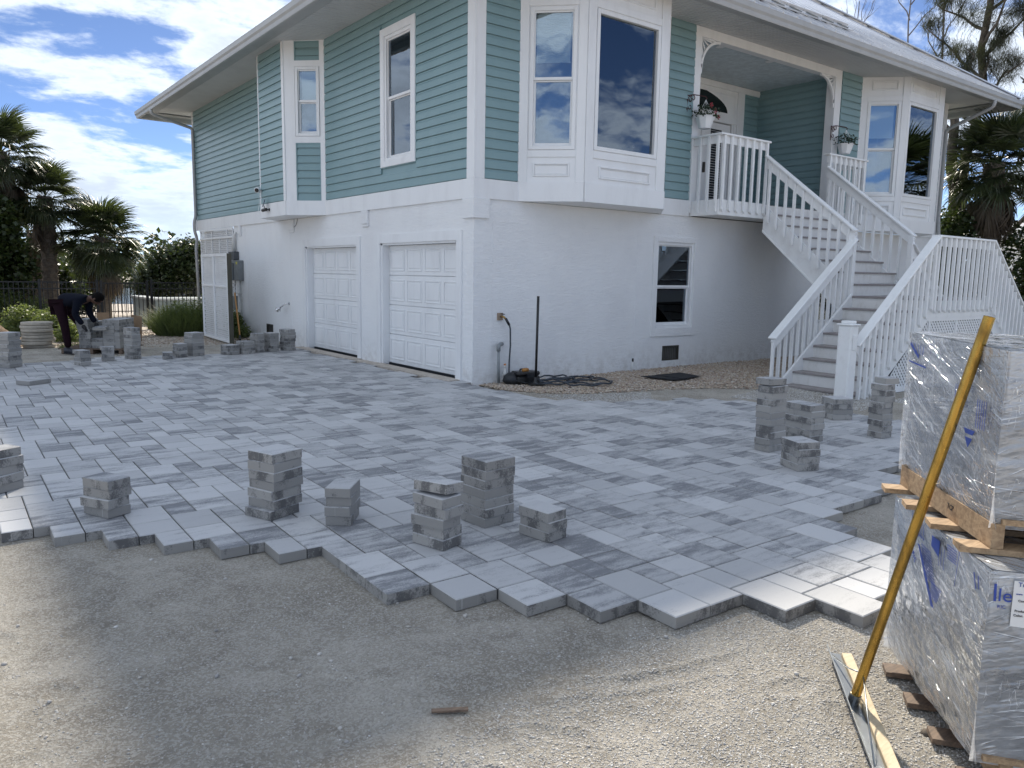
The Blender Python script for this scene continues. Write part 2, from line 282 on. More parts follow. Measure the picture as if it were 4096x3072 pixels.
# ------------------------------------------------------------------ geometry helpers
def V(*a): return Vector(a)
def world_loc(o):
    l = Vector((0, 0, 0))
    while o is not None: l += o.location; o = o.parent
    return l
class MB:
    """collects faces in world coordinates; build() links them as one mesh object"""
    def __init__(s): s.v = []; s.f = []; s.sd = []; s.cur = 0.0
    def add(s, vs, fs, seed=None):
        b = len(s.v); s.v.extend(tuple(x) for x in vs)
        for f in fs: s.f.append([b+i for i in f]); s.sd.append(s.cur if seed is None else seed)
        return s
    def box(s, x0, x1, y0, y1, z0, z1, seed=None):
        if x0 > x1: x0, x1 = x1, x0
        if y0 > y1: y0, y1 = y1, y0
        vs = [(x0,y0,z0),(x1,y0,z0),(x1,y1,z0),(x0,y1,z0),(x0,y0,z1),(x1,y0,z1),(x1,y1,z1),(x0,y1,z1)]
        return s.add(vs, [(0,3,2,1),(4,5,6,7),(0,1,5,4),(1,2,6,5),(2,3,7,6),(3,0,4,7)], seed)
    def obox(s, c, a, b, d, seed=None):
        """box from centre c and three half-axis vectors"""
        c, a, b, d = Vector(c), Vector(a), Vector(b), Vector(d)
        vs = [c-a-b-d, c+a-b-d, c+a+b-d, c-a+b-d, c-a-b+d, c+a-b+d, c+a+b+d, c-a+b+d]
        if a.cross(b).dot(d) < 0: vs = [vs[i] for i in (1,0,3,2,5,4,7,6)]
        return s.add(vs, [(0,3,2,1),(4,5,6,7),(0,1,5,4),(1,2,6,5),(2,3,7,6),(3,0,4,7)], seed)
    def beam(s, p, q, w, h, up=(0, 0, 1), seed=None):
        p, q = Vector(p), Vector(q); d = q-p; n = d.normalized(); u = Vector(up)
        sd = n.cross(u)
        if sd.length < 1e-4: sd = n.cross(Vector((1, 0, 0)))
        sd.normalize(); u2 = sd.cross(n).normalized()
        return s.obox((p+q)/2, d/2, sd*w/2, u2*h/2, seed)
    def prism(s, poly, ext, seed=None):
        """closed polygon (3D points) swept by vector ext"""
        e = Vector(ext); n = len(poly); P = [Vector(p) for p in poly]
        nn = Vector((0, 0, 0))
        for i in range(n): nn += P[i].cross(P[(i+1) % n])
        if nn.dot(e) < 0: P.reverse()
        vs = P + [p+e for p in P]
        fs = [tuple(range(n-1, -1, -1)), tuple(range(n, 2*n))] + [(i, (i+1) % n, n+(i+1) % n, n+i) for i in range(n)]
        return s.add(vs, fs, seed)
    def tube(s, pts, r, seg=8, caps=True, seed=None):
        pts = [Vector(p) for p in pts]; n = len(pts); rr = r if isinstance(r, (list, tuple)) else [r]*n
        vs = []; prev = None
        for i, p in enumerate(pts):
            t = (pts[min(i+1, n-1)] - pts[max(i-1, 0)]).normalized()
            if prev is None:
                a = t.cross(Vector((0, 0, 1)))
                if a.length < 1e-3: a = t.cross(Vector((1, 0, 0)))
            else: a = prev - t*prev.dot(t)
            a.normalize(); prev = a; b2 = t.cross(a)
            for k in range(seg):
                an = 2*math.pi*k/seg; vs.append(p + (a*math.cos(an) + b2*math.sin(an))*rr[i])
        fs = [(i*seg+k, i*seg+(k+1) % seg, (i+1)*seg+(k+1) % seg, (i+1)*seg+k) for i in range(n-1) for k in range(seg)]
        if caps: fs += [tuple(range(seg-1, -1, -1)), tuple(range((n-1)*seg, n*seg))]
        return s.add(vs, fs, seed)
    def lathe(s, c, prof, seg=20, axis=None, caps=True):
        c = Vector(c); vs = []; n = len(prof)
        q = Vector(axis).to_track_quat('Z', 'Y') if axis is not None else None
        for r, z in prof:
            for k in range(seg):
                a = 2*math.pi*k/seg; p = Vector((r*math.cos(a), r*math.sin(a), z)); vs.append(c + (q @ p if q else p))
        fs = [(i*seg+k, i*seg+(k+1) % seg, (i+1)*seg+(k+1) % seg, (i+1)*seg+k) for i in range(n-1) for k in range(seg)]
        if caps: fs += [tuple(range(seg-1, -1, -1)), tuple(range((n-1)*seg, n*seg))]
        return s.add(vs, fs)
    def build(s, name, m, parent=None, smooth=False, bevel=0.0, seeds=False):
        me = bpy.data.meshes.new(name); off = world_loc(parent) if parent is not None else Vector((0, 0, 0))
        va = np.array(s.v, dtype=np.float64).reshape(-1, 3) - np.array(off)
        me.from_pydata(va.tolist(), [], s.f)
        if seeds:
            at = me.attributes.new('seed', 'FLOAT', 'FACE'); at.data.foreach_set('value', np.array(s.sd, dtype=np.float32))
        if m is not None: me.materials.append(m)
        if smooth: me.polygons.foreach_set('use_smooth', [True]*len(me.polygons))
        me.update(); o = bpy.data.objects.new(name, me); COL.objects.link(o); o.parent = parent
        if bevel:
            md = o.modifiers.new('bevel', 'BEVEL'); md.width = bevel; md.segments = 1; md.limit_method = 'ANGLE'
        return o
def fast_mesh(name, v, f, m, parent=None, seed=None, smooth=False):
    """v (n,3), f (m,k) numpy arrays"""
    me = bpy.data.meshes.new(name); off = np.array(world_loc(parent)) if parent is not None else np.zeros(3)
    v = np.asarray(v, np.float32) - off.astype(np.float32); f = np.asarray(f, np.int32); k = f.shape[1]
    me.vertices.add(len(v)); me.vertices.foreach_set('co', v.ravel())
    me.loops.add(f.size); me.loops.foreach_set('vertex_index', f.ravel())
    me.polygons.add(len(f)); me.polygons.foreach_set('loop_start', np.arange(0, f.size, k, dtype=np.int32)); me.polygons.foreach_set('loop_total', np.full(len(f), k, np.int32))
    if seed is not None:
        at = me.attributes.new('seed', 'FLOAT', 'FACE'); at.data.foreach_set('value', np.asarray(seed, np.float32))
    if m is not None: me.materials.append(m)
    if smooth: me.polygons.foreach_set('use_smooth', np.ones(len(f), bool))
    me.update(calc_edges=True); me.validate()
    o = bpy.data.objects.new(name, me); COL.objects.link(o); o.parent = parent; return o
def thing(name, label, cat, loc=(0, 0, 0), group=None):
    o = bpy.data.objects.new(name, None); o.empty_display_size = 0.1; COL.objects.link(o); o.location = loc
    o['label'] = label; o['category'] = cat
    if group: o['group'] = group
    return o
def tag(o, label, cat, group=None):
    o['label'] = label; o['category'] = cat
    if group: o['group'] = group
    return o
def struct(o): o['kind'] = 'structure'; return o
def stuff(o): o['kind'] = 'stuff'; return o
def piece(name, mesh, loc, parent, rot=(0, 0, 0), scale=(1, 1, 1)):
    o = bpy.data.objects.new(name, mesh); COL.objects.link(o); o.parent = parent
    o.location = Vector(loc) - (world_loc(parent) if parent is not None else Vector((0, 0, 0))); o.rotation_euler = rot; o.scale = scale; return o
def mesh_of(mb, name, m, smooth=False, seeds=False):
    o = mb.build(name, m, None, smooth, seeds=seeds); me = o.data; bpy.data.objects.remove(o); return me
def holed(u0, u1, z0, z1, holes):
    """split a rectangle into cells around rectangular holes"""
    us = sorted({u0, u1, *[min(max(h[i], u0), u1) for h in holes for i in (0, 1)]}); zs = sorted({z0, z1, *[min(max(h[i], z0), z1) for h in holes for i in (2, 3)]})
    cells = []
    for a, b in zip(us, us[1:]):
        run = None
        for c, d in zip(zs, zs[1:]):
            if any(h[0] < (a+b)/2 < h[1] and h[2] < (c+d)/2 < h[3] for h in holes):
                if run: cells.append(run)
                run = None
            else: run = (a, b, run[2] if run else c, d)
        if run: cells.append(run)
    return cells
class Face:
    """a vertical wall face: origin o, unit direction u along it, outward normal n"""
    def __init__(s, o, u, n): s.o = Vector((o[0], o[1], 0)); s.u = Vector((u[0], u[1], 0)).normalized(); s.n = Vector((n[0], n[1], 0)).normalized()
    def p(s, a, z, d=0.0): return s.o + s.u*a + s.n*d + Vector((0, 0, z))
    def box(s, mb, a0, a1, z0, z1, d0, d1, seed=None):
        return mb.obox((s.p(a0, z0, d0)+s.p(a1, z1, d1))/2, s.u*(a1-a0)/2, s.n*(d1-d0)/2, Vector((0, 0, (z1-z0)/2)), seed)
    def frame(s, mb, a0, a1, z0, z1, w, d0, d1, wb=None, wt=None):
        wb = w if wb is None else wb; wt = w if wt is None else wt
        s.box(mb, a0, a0+w, z0, z1, d0, d1); s.box(mb, a1-w, a1, z0, z1, d0, d1)
        s.box(mb, a0+w, a1-w, z0, z0+wb, d0, d1); s.box(mb, a0+w, a1-w, z1-wt, z1, d0, d1)
def pebbles(name, pts, sizes, m, parent=None, flat=0.6, ico=False):
    """many small stones as one mesh; pts (n,3) centres"""
    n = len(pts)
    if ico:
        t = (1+5**.5)/2; bv = np.array([(-1,t,0),(1,t,0),(-1,-t,0),(1,-t,0),(0,-1,t),(0,1,t),(0,-1,-t),(0,1,-t),(t,0,-1),(t,0,1),(-t,0,-1),(-t,0,1)])/1.9
        bf = np.array([(0,11,5),(0,5,1),(0,1,7),(0,7,10),(0,10,11),(1,5,9),(5,11,4),(11,10,2),(10,7,6),(7,1,8),(3,9,4),(3,4,2),(3,2,6),(3,6,8),(3,8,9),(4,9,5),(2,4,11),(6,2,10),(8,6,7),(9,8,1)])
    else:
        bv = np.array([(1,0,0),(-1,0,0),(0,1,0),(0,-1,0),(0,0,1),(0,0,-1)], float); bf = np.array([(0,2,4),(2,1,4),(1,3,4),(3,0,4),(2,0,5),(1,2,5),(3,1,5),(0,3,5)])
    k = len(bv); j = 1 + (np.random.rand(n, k, 1)-.5)*.5
    sc = np.stack([sizes*(.7+.6*np.random.rand(n)), sizes*(.6+.4*np.random.rand(n)), sizes*flat*(.6+.5*np.random.rand(n))], 1)
    v = bv[None]*j*sc[:, None, :]
    a = np.random.rand(n)*2*np.pi; ca, sa = np.cos(a)[:, None], np.sin(a)[:, None]
    tl = (np.random.rand(n)-.5)*.9; ct, st_ = np.cos(tl)[:, None], np.sin(tl)[:, None]
    x, y, z = v[..., 0], v[..., 1], v[..., 2]; y, z = y*ct - z*st_, y*st_ + z*ct; x, y = x*ca - y*sa, x*sa + y*ca
    v = np.stack([x, y, z], -1) + pts[:, None, :]
    f = bf[None] + (np.arange(n)*k)[:, None, None]
    seed = np.repeat(np.random.rand(n), len(bf))
    return fast_mesh(name, v.reshape(-1, 3), f.reshape(-1, 3), m, parent, seed, smooth=ico)
def inpoly(px, py, poly):
    r = np.zeros(np.shape(px), bool); n = len(poly); j = n-1
    for i in range(n):
        xi, yi = poly[i]; xj, yj = poly[j]
        c = ((yi > py) != (yj > py)) & (px < (xj-xi)*(py-yi)/(yj-yi+1e-12)+xi); r ^= c; j = i
    return r
def noise2(x, y, s=1.0, oct=3):
    """cheap smooth value noise on numpy arrays"""
    t = np.zeros(np.shape(x)); amp = 1.0
    rs = np.random.RandomState(5)
    for o_ in range(oct):
        g = rs.rand(64, 64); X, Y = x*s*2**o_, y*s*2**o_; xi, yi = np.floor(X).astype(int), np.floor(Y).astype(int); fx, fy = X-xi, Y-yi
        fx, fy = fx*fx*(3-2*fx), fy*fy*(3-2*fy); a = g[xi % 64, yi % 64]; b = g[(xi+1) % 64, yi % 64]; c = g[xi % 64, (yi+1) % 64]; d = g[(xi+1) % 64, (yi+1) % 64]
        t += amp*((a*(1-fx)+b*fx)*(1-fy)+(c*(1-fx)+d*fx)*fy - .5); amp *= .5
    return t
# ------------------------------------------------------------------ the house
HX, HY = 14.25, 14.2
ZB0, ZB1, ZS = 2.72, 3.0, 6.02
house = thing('raised_house', 'two-level coastal house with teal lap siding over a white stucco garage level', 'house', (7, 7, 0))
FL = Face((0, 0), (0, 1), (-1, 0))       # garage side, runs along +Y
FR = Face((0, 0), (1, 0), (0, -1))       # stair side, runs along +X
S2 = math.sqrt(.5)
FLA = Face((0, 5.16), (-S2, S2), (-S2, -S2)); LLA = .58/S2       # angled face of the left bay
FLF = Face((-.58, 5.74), (0, 1), (-1, 0)); LLF = 1.43            # its front
FB1A = Face((.80, 0), (S2, -S2), (-S2, -S2)); LB = .70/S2
FB1F = Face((1.50, -.70), (1, 0), (0, -1)); LB1F = 1.73
FB1C = Face((3.23, -.70), (S2, S2), (S2, -S2))
FB2A = Face((10.25, 0), (S2, -S2), (-S2, -S2))
FB2F = Face((10.95, -.70), (1, 0), (0, -1)); LB2F = 1.62
FB2C = Face((12.57, -.70), (S2, S2), (S2, -S2))
PX0, PX1, PY = 4.86, 9.42, 2.07         # recessed porch
# stucco walls with real openings
DOORS = [(0.42, 2.90), (3.81, 6.25)]; DZ = 2.13
VENTL = (8.27, 8.70, .12, .37); VENTR = (4.17, 4.62, .11, .38); LWIN = (3.93, 4.92, .71, 2.24)
mb = MB()
for c in holed(0, 10.9, -.25, ZB0, [(a-.02, b+.02, -.3, DZ+.02) for a, b in DOORS] + [VENTL]):
    FL.box(mb, c[0], c[1], c[2], c[3], -.20, 0)
mb.build('garage_wall', M_STUCCO, house)
mb = MB()
for c in holed(.202, HX, -.25, ZB0, [LWIN, VENTR, (9.14, 9.86, .69, 1.49)]): FR.box(mb, c[0], c[1], c[2], c[3], -.2, 0)
FR.box(mb, 0.0005, .2015, -.25, ZB0, -.0005, .0005)
mb.box(HX-.2, HX, .2, HY, -.25, ZB0); mb.box(.2, HX-.2, HY-.2, HY, -.25, ZB0)
mb.build('stair_side_wall', M_STUCCO, house)
mb = MB(); mb.box(.9, HX-.25, 1.2, HY-.25, ZB0-.03, ZB0-.01); mb.box(.22, .26, .3, 14.0, -.2, 2.68); mb.box(.9, HX-.3, 1.0, 1.02, -.2, 2.6); mb.build('dark_interior_backing', M_DARK, house)  # near-black sheets added to stand for the unlit interior behind the lattice
# expansion lines and thin plaster edges on the stucco
mb = MB(); FR.box(mb, .335, .345, .5, 2.40, 0, .004); FR.box(mb, .345, 3.42, 2.396, 2.404, 0, .004); FR.box(mb, 3.42, 3.428, -.03, 2.40, 0, .004)
FR.box(mb, 3.62, HX, 2.402, 2.408, 0, .003); FR.box(mb, 1.4, HX, .078, .083, 0, .003)
FL.box(mb, 9.995, 10.003, 0, 2.65, 0, .004); FL.box(mb, 7.085, 7.093, .3, 2.68, 0, .004); stuff(mb.build('stucco_joint', M_STUCCO, house))
# stub brackets below the band
for a0, a1, z0 in ((-.045, .25, 2.43), (3.33, 3.57, 2.43), (6.83, 7.07, 2.44), (10.29, 10.45, 2.46)):
    mb = MB()
    if a0 < 0: mb.box(-.05, .25, -.05, .25, z0, ZB0-.002)
    else: mb.prism([FL.p(a0, z0+.05, 0), FL.p(a1, z0+.05, 0), FL.p(a1, ZB0-.002, 0), FL.p(a0, ZB0-.002, 0)], FL.n*.05); mb.prism([FL.p(a0+.0, z0, 0), FL.p(a1, z0, 0), FL.p(a1, z0+.05, 0), FL.p(a0, z0+.05, 0)], FL.n*.03)
    mb.build('beam_stub', M_STUCCO, house, bevel=.008)
# band (skirt board) round the upper floor
def band_run(pts, t=.03, name='skirt_band'):
    for (x0, y0), (x1, y1) in zip(pts, pts[1:]):
        mb = MB(); d = Vector((x1-x0, y1-y0, 0)); n = Vector((d.y, -d.x, 0)).normalized(); 
        mb.prism([(x0, y0, ZB0), (x1, y1, ZB0), (x1, y1, ZB1), (x0, y0, ZB1)], n*t); mb.build(name, M_TRIM, house)
band_run([(0.0, 14.23), (0, 7.75), (-.58, 7.17), (-.58, 5.74), (0, 5.16), (0, .0005)], .035)
band_run([(-.035, 0), (.80, 0), (1.5, -.7), (3.23, -.7), (3.93, 0), (4.69, 0)], .035)
band_run([(9.42, 0), (10.25, 0), (10.95, -.7), (12.57, -.7), (13.27, 0), (14.28, 0)], .035)
for poly in ([(0, 7.75), (-.58, 7.17), (-.58, 5.74), (0, 5.16)], [(.8, 0), (1.5, -.7), (3.23, -.7), (3.93, 0)], [(10.25, 0), (10.95, -.7), (12.57, -.7), (13.27, 0)]):
    mb = MB(); mb.prism([(x, y, ZB0+.004) for x, y in poly], (0, 0, ZB1-ZB0-.01)); mb.build('bay_floor', M_TRIM, house)
# ---- siding boards: dutch-lap profile, each board its own part
EXP = 0.1438
def siding(face, a0, a1, z0=ZB1, z1=ZS, holes=(), inset=0.004):
    k0 = int(math.floor((z0-ZB1)/EXP+1e-6)); z = ZB1+k0*EXP
    while z < z1-.004:
        lo, hi = max(z, z0), min(z+EXP, z1)
        segs = [(a0, a1)]
        for h in holes:
            if h[2] < hi-.02 and h[3] > lo+.02:
                ns = []
                for s0, s1 in segs:
                    if h[0] > s0 and h[1] < s1: ns += [(s0, h[0]), (h[1], s1)]
                    elif h[0] <= s0 < h[1] < s1: ns.append((h[1], s1))
                    elif s0 < h[0] < s1 <= h[1]: ns.append((s0, h[0]))
                    elif h[0] <= s0 and h[1] >= s1: pass
                    else: ns.append((s0, s1))
                segs = ns
        for s0, s1 in segs:
            g0 = lo+.013
            prof = [(0, g0), (.025, g0), (.0255, g0+.005), (.021, min(lo+.108, hi)), (.010, min(lo+.130, hi)), (.009, hi), (0, hi)]
            mb = MB(); mb.prism([face.p(s0, zz, inset+d) for d, zz in prof], face.u*(s1-s0)); mb.build('siding_board', M_TEAL, house)
        z += EXP
def backing(face, a0, a1, z0, z1, holes=(), d0=-.16, d1=0.0, m=None, name='wall_backing'):
    mb = MB()
    for c in holed(a0, a1, z0, z1, list(holes)): face.box(mb, c[0], c[1], c[2], c[3], d0, d1)
    return mb.build(name, m or M_TEAL, house)
W2 = (1.64, 2.81, 3.40, 5.65); W2o = (W2[0]+.06, W2[1]-.06, W2[2]+.06, W2[3]-.06)
backing(FL, .0, 5.16, ZB1, ZS, [W2o]); backing(FL, 7.75, HY, ZB1, ZS)
siding(FL, .165, 5.125, holes=[(W2[0]-.012, W2[1]+.012, W2[2]-.012, W2[3]+.012)]); siding(FL, 7.82, 14.10)
backing(FLF, 0, LLF, ZB1, ZS, d0=-.02); siding(FLF, .10, LLF-.04)
backing(FR, .0, .8, ZB1, ZS); siding(FR, .165, .775)
backing(FR, 3.93, 4.69, ZB1, ZS); siding(FR, 4.02, 4.67)
backing(FR, 9.42, 10.25, ZB1, ZS); siding(FR, 9.44, 10.22)
backing(FR, 13.27, HX, ZB1, ZS); siding(FR, 13.35, 14.08)
mb = MB(); mb.box(HX-.16, HX, .2, HY, ZB1, ZS); mb.box(.2, HX, HY-.16, HY, ZB1, ZS); mb.build('wall_backing', M_TEAL, house)
# corner boards
def board(face, a0, a1, z0, z1, d0, d1, name='corner_board', m=None):
    mb = MB(); face.box(mb, a0, a1, z0, z1, d0, d1); return mb.build(name, m or M_TRIM, house, bevel=.003)
board(FL, -.032, .16, ZB1+.001, ZS, .0, .032); board(FR, 0.001, .16, ZB1+.001, ZS, .0, .032)
board(FL, 14.105, 14.235, ZB0+.3, ZS, 0, .03); board(FR, 14.09, HX+.03, ZB1+.001, ZS, 0, .03)
board(FL, 5.128, 5.158, ZB1, ZS, 0, .03, 'trim_strip')
board(FLF, 1.385, 1.43, ZB1+.001, ZS, 0, .032); board(FLF, -.012, .095, ZB1+.001, ZS, 0, .032); board(FLF, .098, .105, ZB1+.001, ZS, 0, .022, 'trim_strip', M_TEAL)
board(FL, 7.76, 7.81, ZB1, ZS, 0, .03, 'trim_strip')
# hidden cheek of the left bay
mb = MB(); mb.prism([(-.58, 7.17, ZB1), (0, 7.75, ZB1), (0, 7.75, ZS), (-.58, 7.17, ZS)], (.02, -.02, 0)); mb.build('bay_cheek', M_TEAL, house)
# ---- windows
def window(face, a0, a1, z0, z1, casing=.0, hung=True, mid=None, shade=None, blind=False, depth=.55, fw=.05, name='window', d=.0, meet=None):
    """opening a0..a1 x z0..z1 on a face; frame, sashes, panes and shade are sub-parts"""
    mb = MB()
    if casing: face.frame(mb, a0-casing, a1+casing, z0-casing, z1+casing, casing, d, d+.038)
    face.frame(mb, a0, a1, z0, z1, fw, d-.07, d+.022)
    w_ = mb.build(name, M_TRIM, house, bevel=.003)
    i0, i1, j0, j1 = a0+fw, a1-fw, z0+fw, z1-fw
    if hung:
        m_ = mid if mid is not None else (j0+j1)/2
        up = MB(); face.frame(up, i0, i1, m_-.02, j1, .018, d-.045, d-.012, wb=.04, wt=.02); up.build('upper_sash', M_TRIM, w_)
        lo = MB(); face.frame(lo, i0, i1, j0, m_-.022, .032, d-.068, d-.046, wb=.045, wt=.02); lo.build('lower_sash', M_TRIM, w_)
        panes = [(i0+.016, i1-.016, m_+.01, j1-.016, d-.028), (i0+.03, i1-.03, j0+.04, m_-.03, d-.058)]
    else: panes = [(i0-.002, i1+.002, j0-.002, j1+.002, d-.03)]
    for a, b_, c, e, dd in panes:
        g = MB(); face.box(g, a, b_, c, e, dd-.005, dd); g.build('pane', M_GLASS, w_)
    if shade is not None:
        s_ = MB(); face.box(s_, i0+.03, i1-.05, shade, j1, d-.098, d-.085); s_.build('roller_shade', M_SHADE, w_)
    if blind:
        s_ = MB(); z = j0+.02
        while z < j1-.02:
            q = face.p((i0+i1)/2-.05, z, d-.10); s_.obox(q, face.u*((i1-i0)/2-.09), (face.n*.022+Vector((0, 0, -.012))), Vector((0, 0, .0015))); z += .044
        s_.build('slat_blind', M_BLIND, w_)
    # the room behind, so the glass looks into something
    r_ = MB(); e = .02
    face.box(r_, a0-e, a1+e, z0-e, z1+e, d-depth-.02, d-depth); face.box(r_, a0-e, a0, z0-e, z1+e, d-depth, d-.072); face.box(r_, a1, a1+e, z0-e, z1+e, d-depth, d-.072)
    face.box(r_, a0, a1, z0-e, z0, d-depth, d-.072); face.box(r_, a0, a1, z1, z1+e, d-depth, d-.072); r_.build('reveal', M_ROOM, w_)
    return w_
w_ = window(FL, W2[0]+.13, W2[1]-.13, W2[2]+.10, W2[3]-.13, hung=True, mid=4.53, shade=4.45)
mb = MB(); FL.frame(mb, W2[0], W2[1], W2[2], W2[3], .128, .0, .045, wb=.10); mb.build('casing', M_TRIM, w_, bevel=.004)
mb = MB(); FL.frame(mb, W2[0]-.014, W2[1]+.014, W2[2]-.014, W2[3]+.014, .013, .0, .026); mb.build('j_channel', M_TEAL, w_)
# left bay angled face: white panel wall with narrow window between two siding panels
mb = MB()
for c in holed(0, LLA, ZB1, ZS, [(.10, .61, 3.0, 4.11), (.10, .61, 4.23, 5.54), (.10, .61, 5.65, 6.01)]): FLA.box(mb, c[0], c[1], c[2], c[3], -.05, .012)
mb.build('bay_wall', M_TRIM, house)
siding(FLA, .125, .585, 3.0, 4.10, inset=-.03); siding(FLA, .125, .585, 5.66, 6.02, inset=-.03)
for z0_, z1_ in ((3.0, 4.11), (5.65, 6.02)):
    mb = MB(); FLA.frame(mb, .10, .61, z0_, z1_, .022, -.04, .0); FLA.box(mb, .1, .61, z0_, z1_, -.07, -.04); mb.build('j_channel', M_TEAL, house)
window(FLA, .11, .60, 4.235, 5.535, mid=4.90, shade=4.92, fw=.055, depth=.42)
# front bays: cased panels
def bay_panel_wall(face, ln, holes):
    mb = MB()
    for c in holed(0, ln, ZB1, ZS, holes): face.box(mb, c[0], c[1], c[2], c[3], -.05, .0)
    return mb.build('bay_wall', M_TRIM, house)
def stiles(face, ln, left, right, rails):
    mb = MB(); face.box(mb, 0, left, ZB1+.002, ZS, 0, .02); face.box(mb, right, ln, ZB1+.002, ZS, 0, .02)
    for z0, z1 in rails: face.box(mb, left, right, z0, z1, 0, .018)
    mb.build('bay_casing', M_TRIM, house, bevel=.004)
def raised(face, a0, a1, z0, z1):
    mb = MB(); face.frame(mb, a0, a1, z0, z1, .028, 0, .022); face.frame(mb, a0+.03, a1-.03, z0+.03, z1-.03, .014, 0, .012); mb.build('panel_moulding', M_TRIM, house, bevel=.005)
for FA, FF, lf, fwin in ((FB1A, FB1F, LB1F, (.18, 1.52)), (FB2A, FB2F, LB2F, (.0, 1.36))):
    hA = (.15, .84, 3.48, 5.50); bay_panel_wall(FA, LB, [hA]); stiles(FA, LB, .13, .86, [(3.37, 3.47), (5.515, 5.62)])
    raised(FA, .22, .77, 3.09, 3.29); raised(FA, .22, .77, 5.74, 5.94)
    window(FA, *hA, mid=4.50, shade=4.74, fw=.055, depth=.45)
    a0, a1 = (.17, 1.53) if FF is FB1F else (.0, 1.36)
    a0 = max(a0, .02); hF = (a0, a1, 3.49, 5.50); bay_panel_wall(FF, lf, [hF])
    stiles(FF, lf, a0-.015, a1+.015, [(3.37, 3.48), (5.515, 5.62)]) if a0 > .1 else stiles(FF, lf, .018, a1+.015, [(3.37, 3.48), (5.515, 5.62)])
    raised(FF, a0+.12, a1-.12, 3.08, 3.27); raised(FF, a0+.12, a1-.12, 5.72, 5.91)
    window(FF, *hF, hung=False, shade=4.62 if FF is FB1F else None, fw=.06, depth=.62)
for FC in (FB1C, FB2C):
    bay_panel_wall(FC, LB, [(.15, .84, 3.48, 5.5)]); stiles(FC, LB, .13, .86, [(3.37, 3.47), (5.515, 5.62)]); window(FC, .15, .84, 3.48, 5.5, mid=4.5, shade=4.74, fw=.055, depth=.42); raised(FC, .22, .77, 3.09, 3.29)
board(FR, .776, .80, ZB1+.001, ZS, 0, .03, 'trim_strip'); board(FR, 3.935, 4.01, ZB1+.001, ZS, 0, .03); board(FR, 10.222, 10.25, ZB1+.001, ZS, 0, .03, 'trim_strip')
# garage level window with plaster surround
w_ = window(FR, *LWIN, mid=1.455, blind=True, fw=.05, d=-.03, depth=.5)
mb = MB(); FR.frame(mb, LWIN[0]-.105, LWIN[1]+.105, LWIN[2]-.155, LWIN[3]+.10, .104, .0, .022, wb=.154, wt=.10); mb.build('casing', M_STUCCO, w_, bevel=.004)
window(FR, 9.15, 9.85, .70, 1.48, hung=False, fw=.04, d=-.03, depth=.4)
# crawl vents
for F_, v_ in ((FL, VENTL), (FR, VENTR)):
    mb = MB(); F_.frame(mb, v_[0]+.002, v_[1]-.002, v_[2]+.002, v_[3]-.002, .022, -.05, .006); o = mb.build('crawl_vent', M_BRONZE, house)
    g = MB(); F_.box(g, v_[0]+.024, v_[1]-.024, v_[2]+.024, v_[3]-.024, -.05, -.035); g.build('vent_screen', simple('vent_mesh', (.10, .10, .095), .7) if 'vent_mesh' not in MATS else MATS['vent_mesh'], o)
    g = MB()
    for k in range(1, 9): t = v_[0]+(v_[1]-v_[0])*k/9; F_.box(g, t-.003, t+.003, v_[2]+.024, v_[3]-.024, -.034, -.028)
    stuff(g.build('louvre', M_BRONZE, o))
# ---- garage doors: sections with raised panels
for (d0, d1) in DOORS:
    mb = MB(); FL.frame(mb, d0-.13, d1+.13, -.02, DZ+.14, .138, .0005, .028, wb=.001, wt=.148); mb.build('door_casing', M_TRIM, house, bevel=.003)
    mb = MB(); FL.box(mb, d0, d0+.06, 0, DZ, -.14, .0); FL.box(mb, d1-.06, d1, 0, DZ, -.14, .0); FL.box(mb, d0, d1, DZ-.04, DZ, -.14, .0)
    FL.box(mb, d0-.06, d0-.002, -.1, DZ+.04, -.2, -.002); FL.box(mb, d1+.002, d1+.06, -.1, DZ+.04, -.2, -.002); mb.build('door_jamb', M_TRIM, house)
    gd = MB(); FL.box(gd, d0+.062, d1-.062, .01, DZ-.045, -.175, -.165); gd = gd.build('garage_door', M_TRIM, house)
    mb = MB(); FL.box(mb, d0+.06, d1-.06, -.03, .02, -.17, -.12); mb.build('bottom_seal', M_RUBBER, gd)
    H = (DZ-.06)/4
    for k in range(4):
        z0 = .02+k*H
        mb = MB(); FL.box(mb, d0+.063, d1-.063, z0+.004, z0+H-.004, -.164, -.135); mb.build('door_section', M_TRIM, gd, bevel=.006)
        W = (d1-d0-.126)/4
        for j in range(4):
            a0 = d0+.063+j*W+.065; a1 = a0+W-.13
            mb = MB(); FL.frame(mb, a0-.02, a1+.02, z0+.075, z0+H-.075, .020, -.135, -.124)
            FL.box(mb, a0+.03, a1-.03, z0+.125, z0+H-.125, -.135, -.126); mb.build('raised_panel', M_TRIM, gd, bevel=.006)
# ---- porch recess
mb = MB(); mb.box(PX0-.1, PX1+.1, .2, PY+.1, 5.932, 5.96); mb.build('porch_ceiling', simple('porch_ceiling_paint', (.58, .66, .70), .6), house)
mb = MB(); mb.box(PX0-.10, PX1, -.60, PY, 2.905, 2.982); mb.build('porch_floor', M_DECK, house)
FP = Face((PX1, .0), (0, 1), (-1, 0)); backing(FP, .02, PY, ZB1-.1, 5.93, d0=-.1); siding(FP, .21, PY-.03, 3.0, 5.93, inset=.0)
board(FP, PY-.028, PY-.004, 3.0, 5.93, 0, .028, 'trim_strip', M_TEAL)
FPL = Face((PX0, 0), (0, 1), (1, 0)); backing(FPL, .2, PY, 2.9, 5.93, d0=-.1); siding(FPL, .2, PY, 3.0, 5.93, inset=0)
FPB = Face((PX0, PY), (1, 0), (0, -1)); backing(FPB, 4.0, 4.56, 2.9, 5.93, d0=-.1); siding(FPB, 4.02, 4.53, 3.0, 5.93, inset=.0)
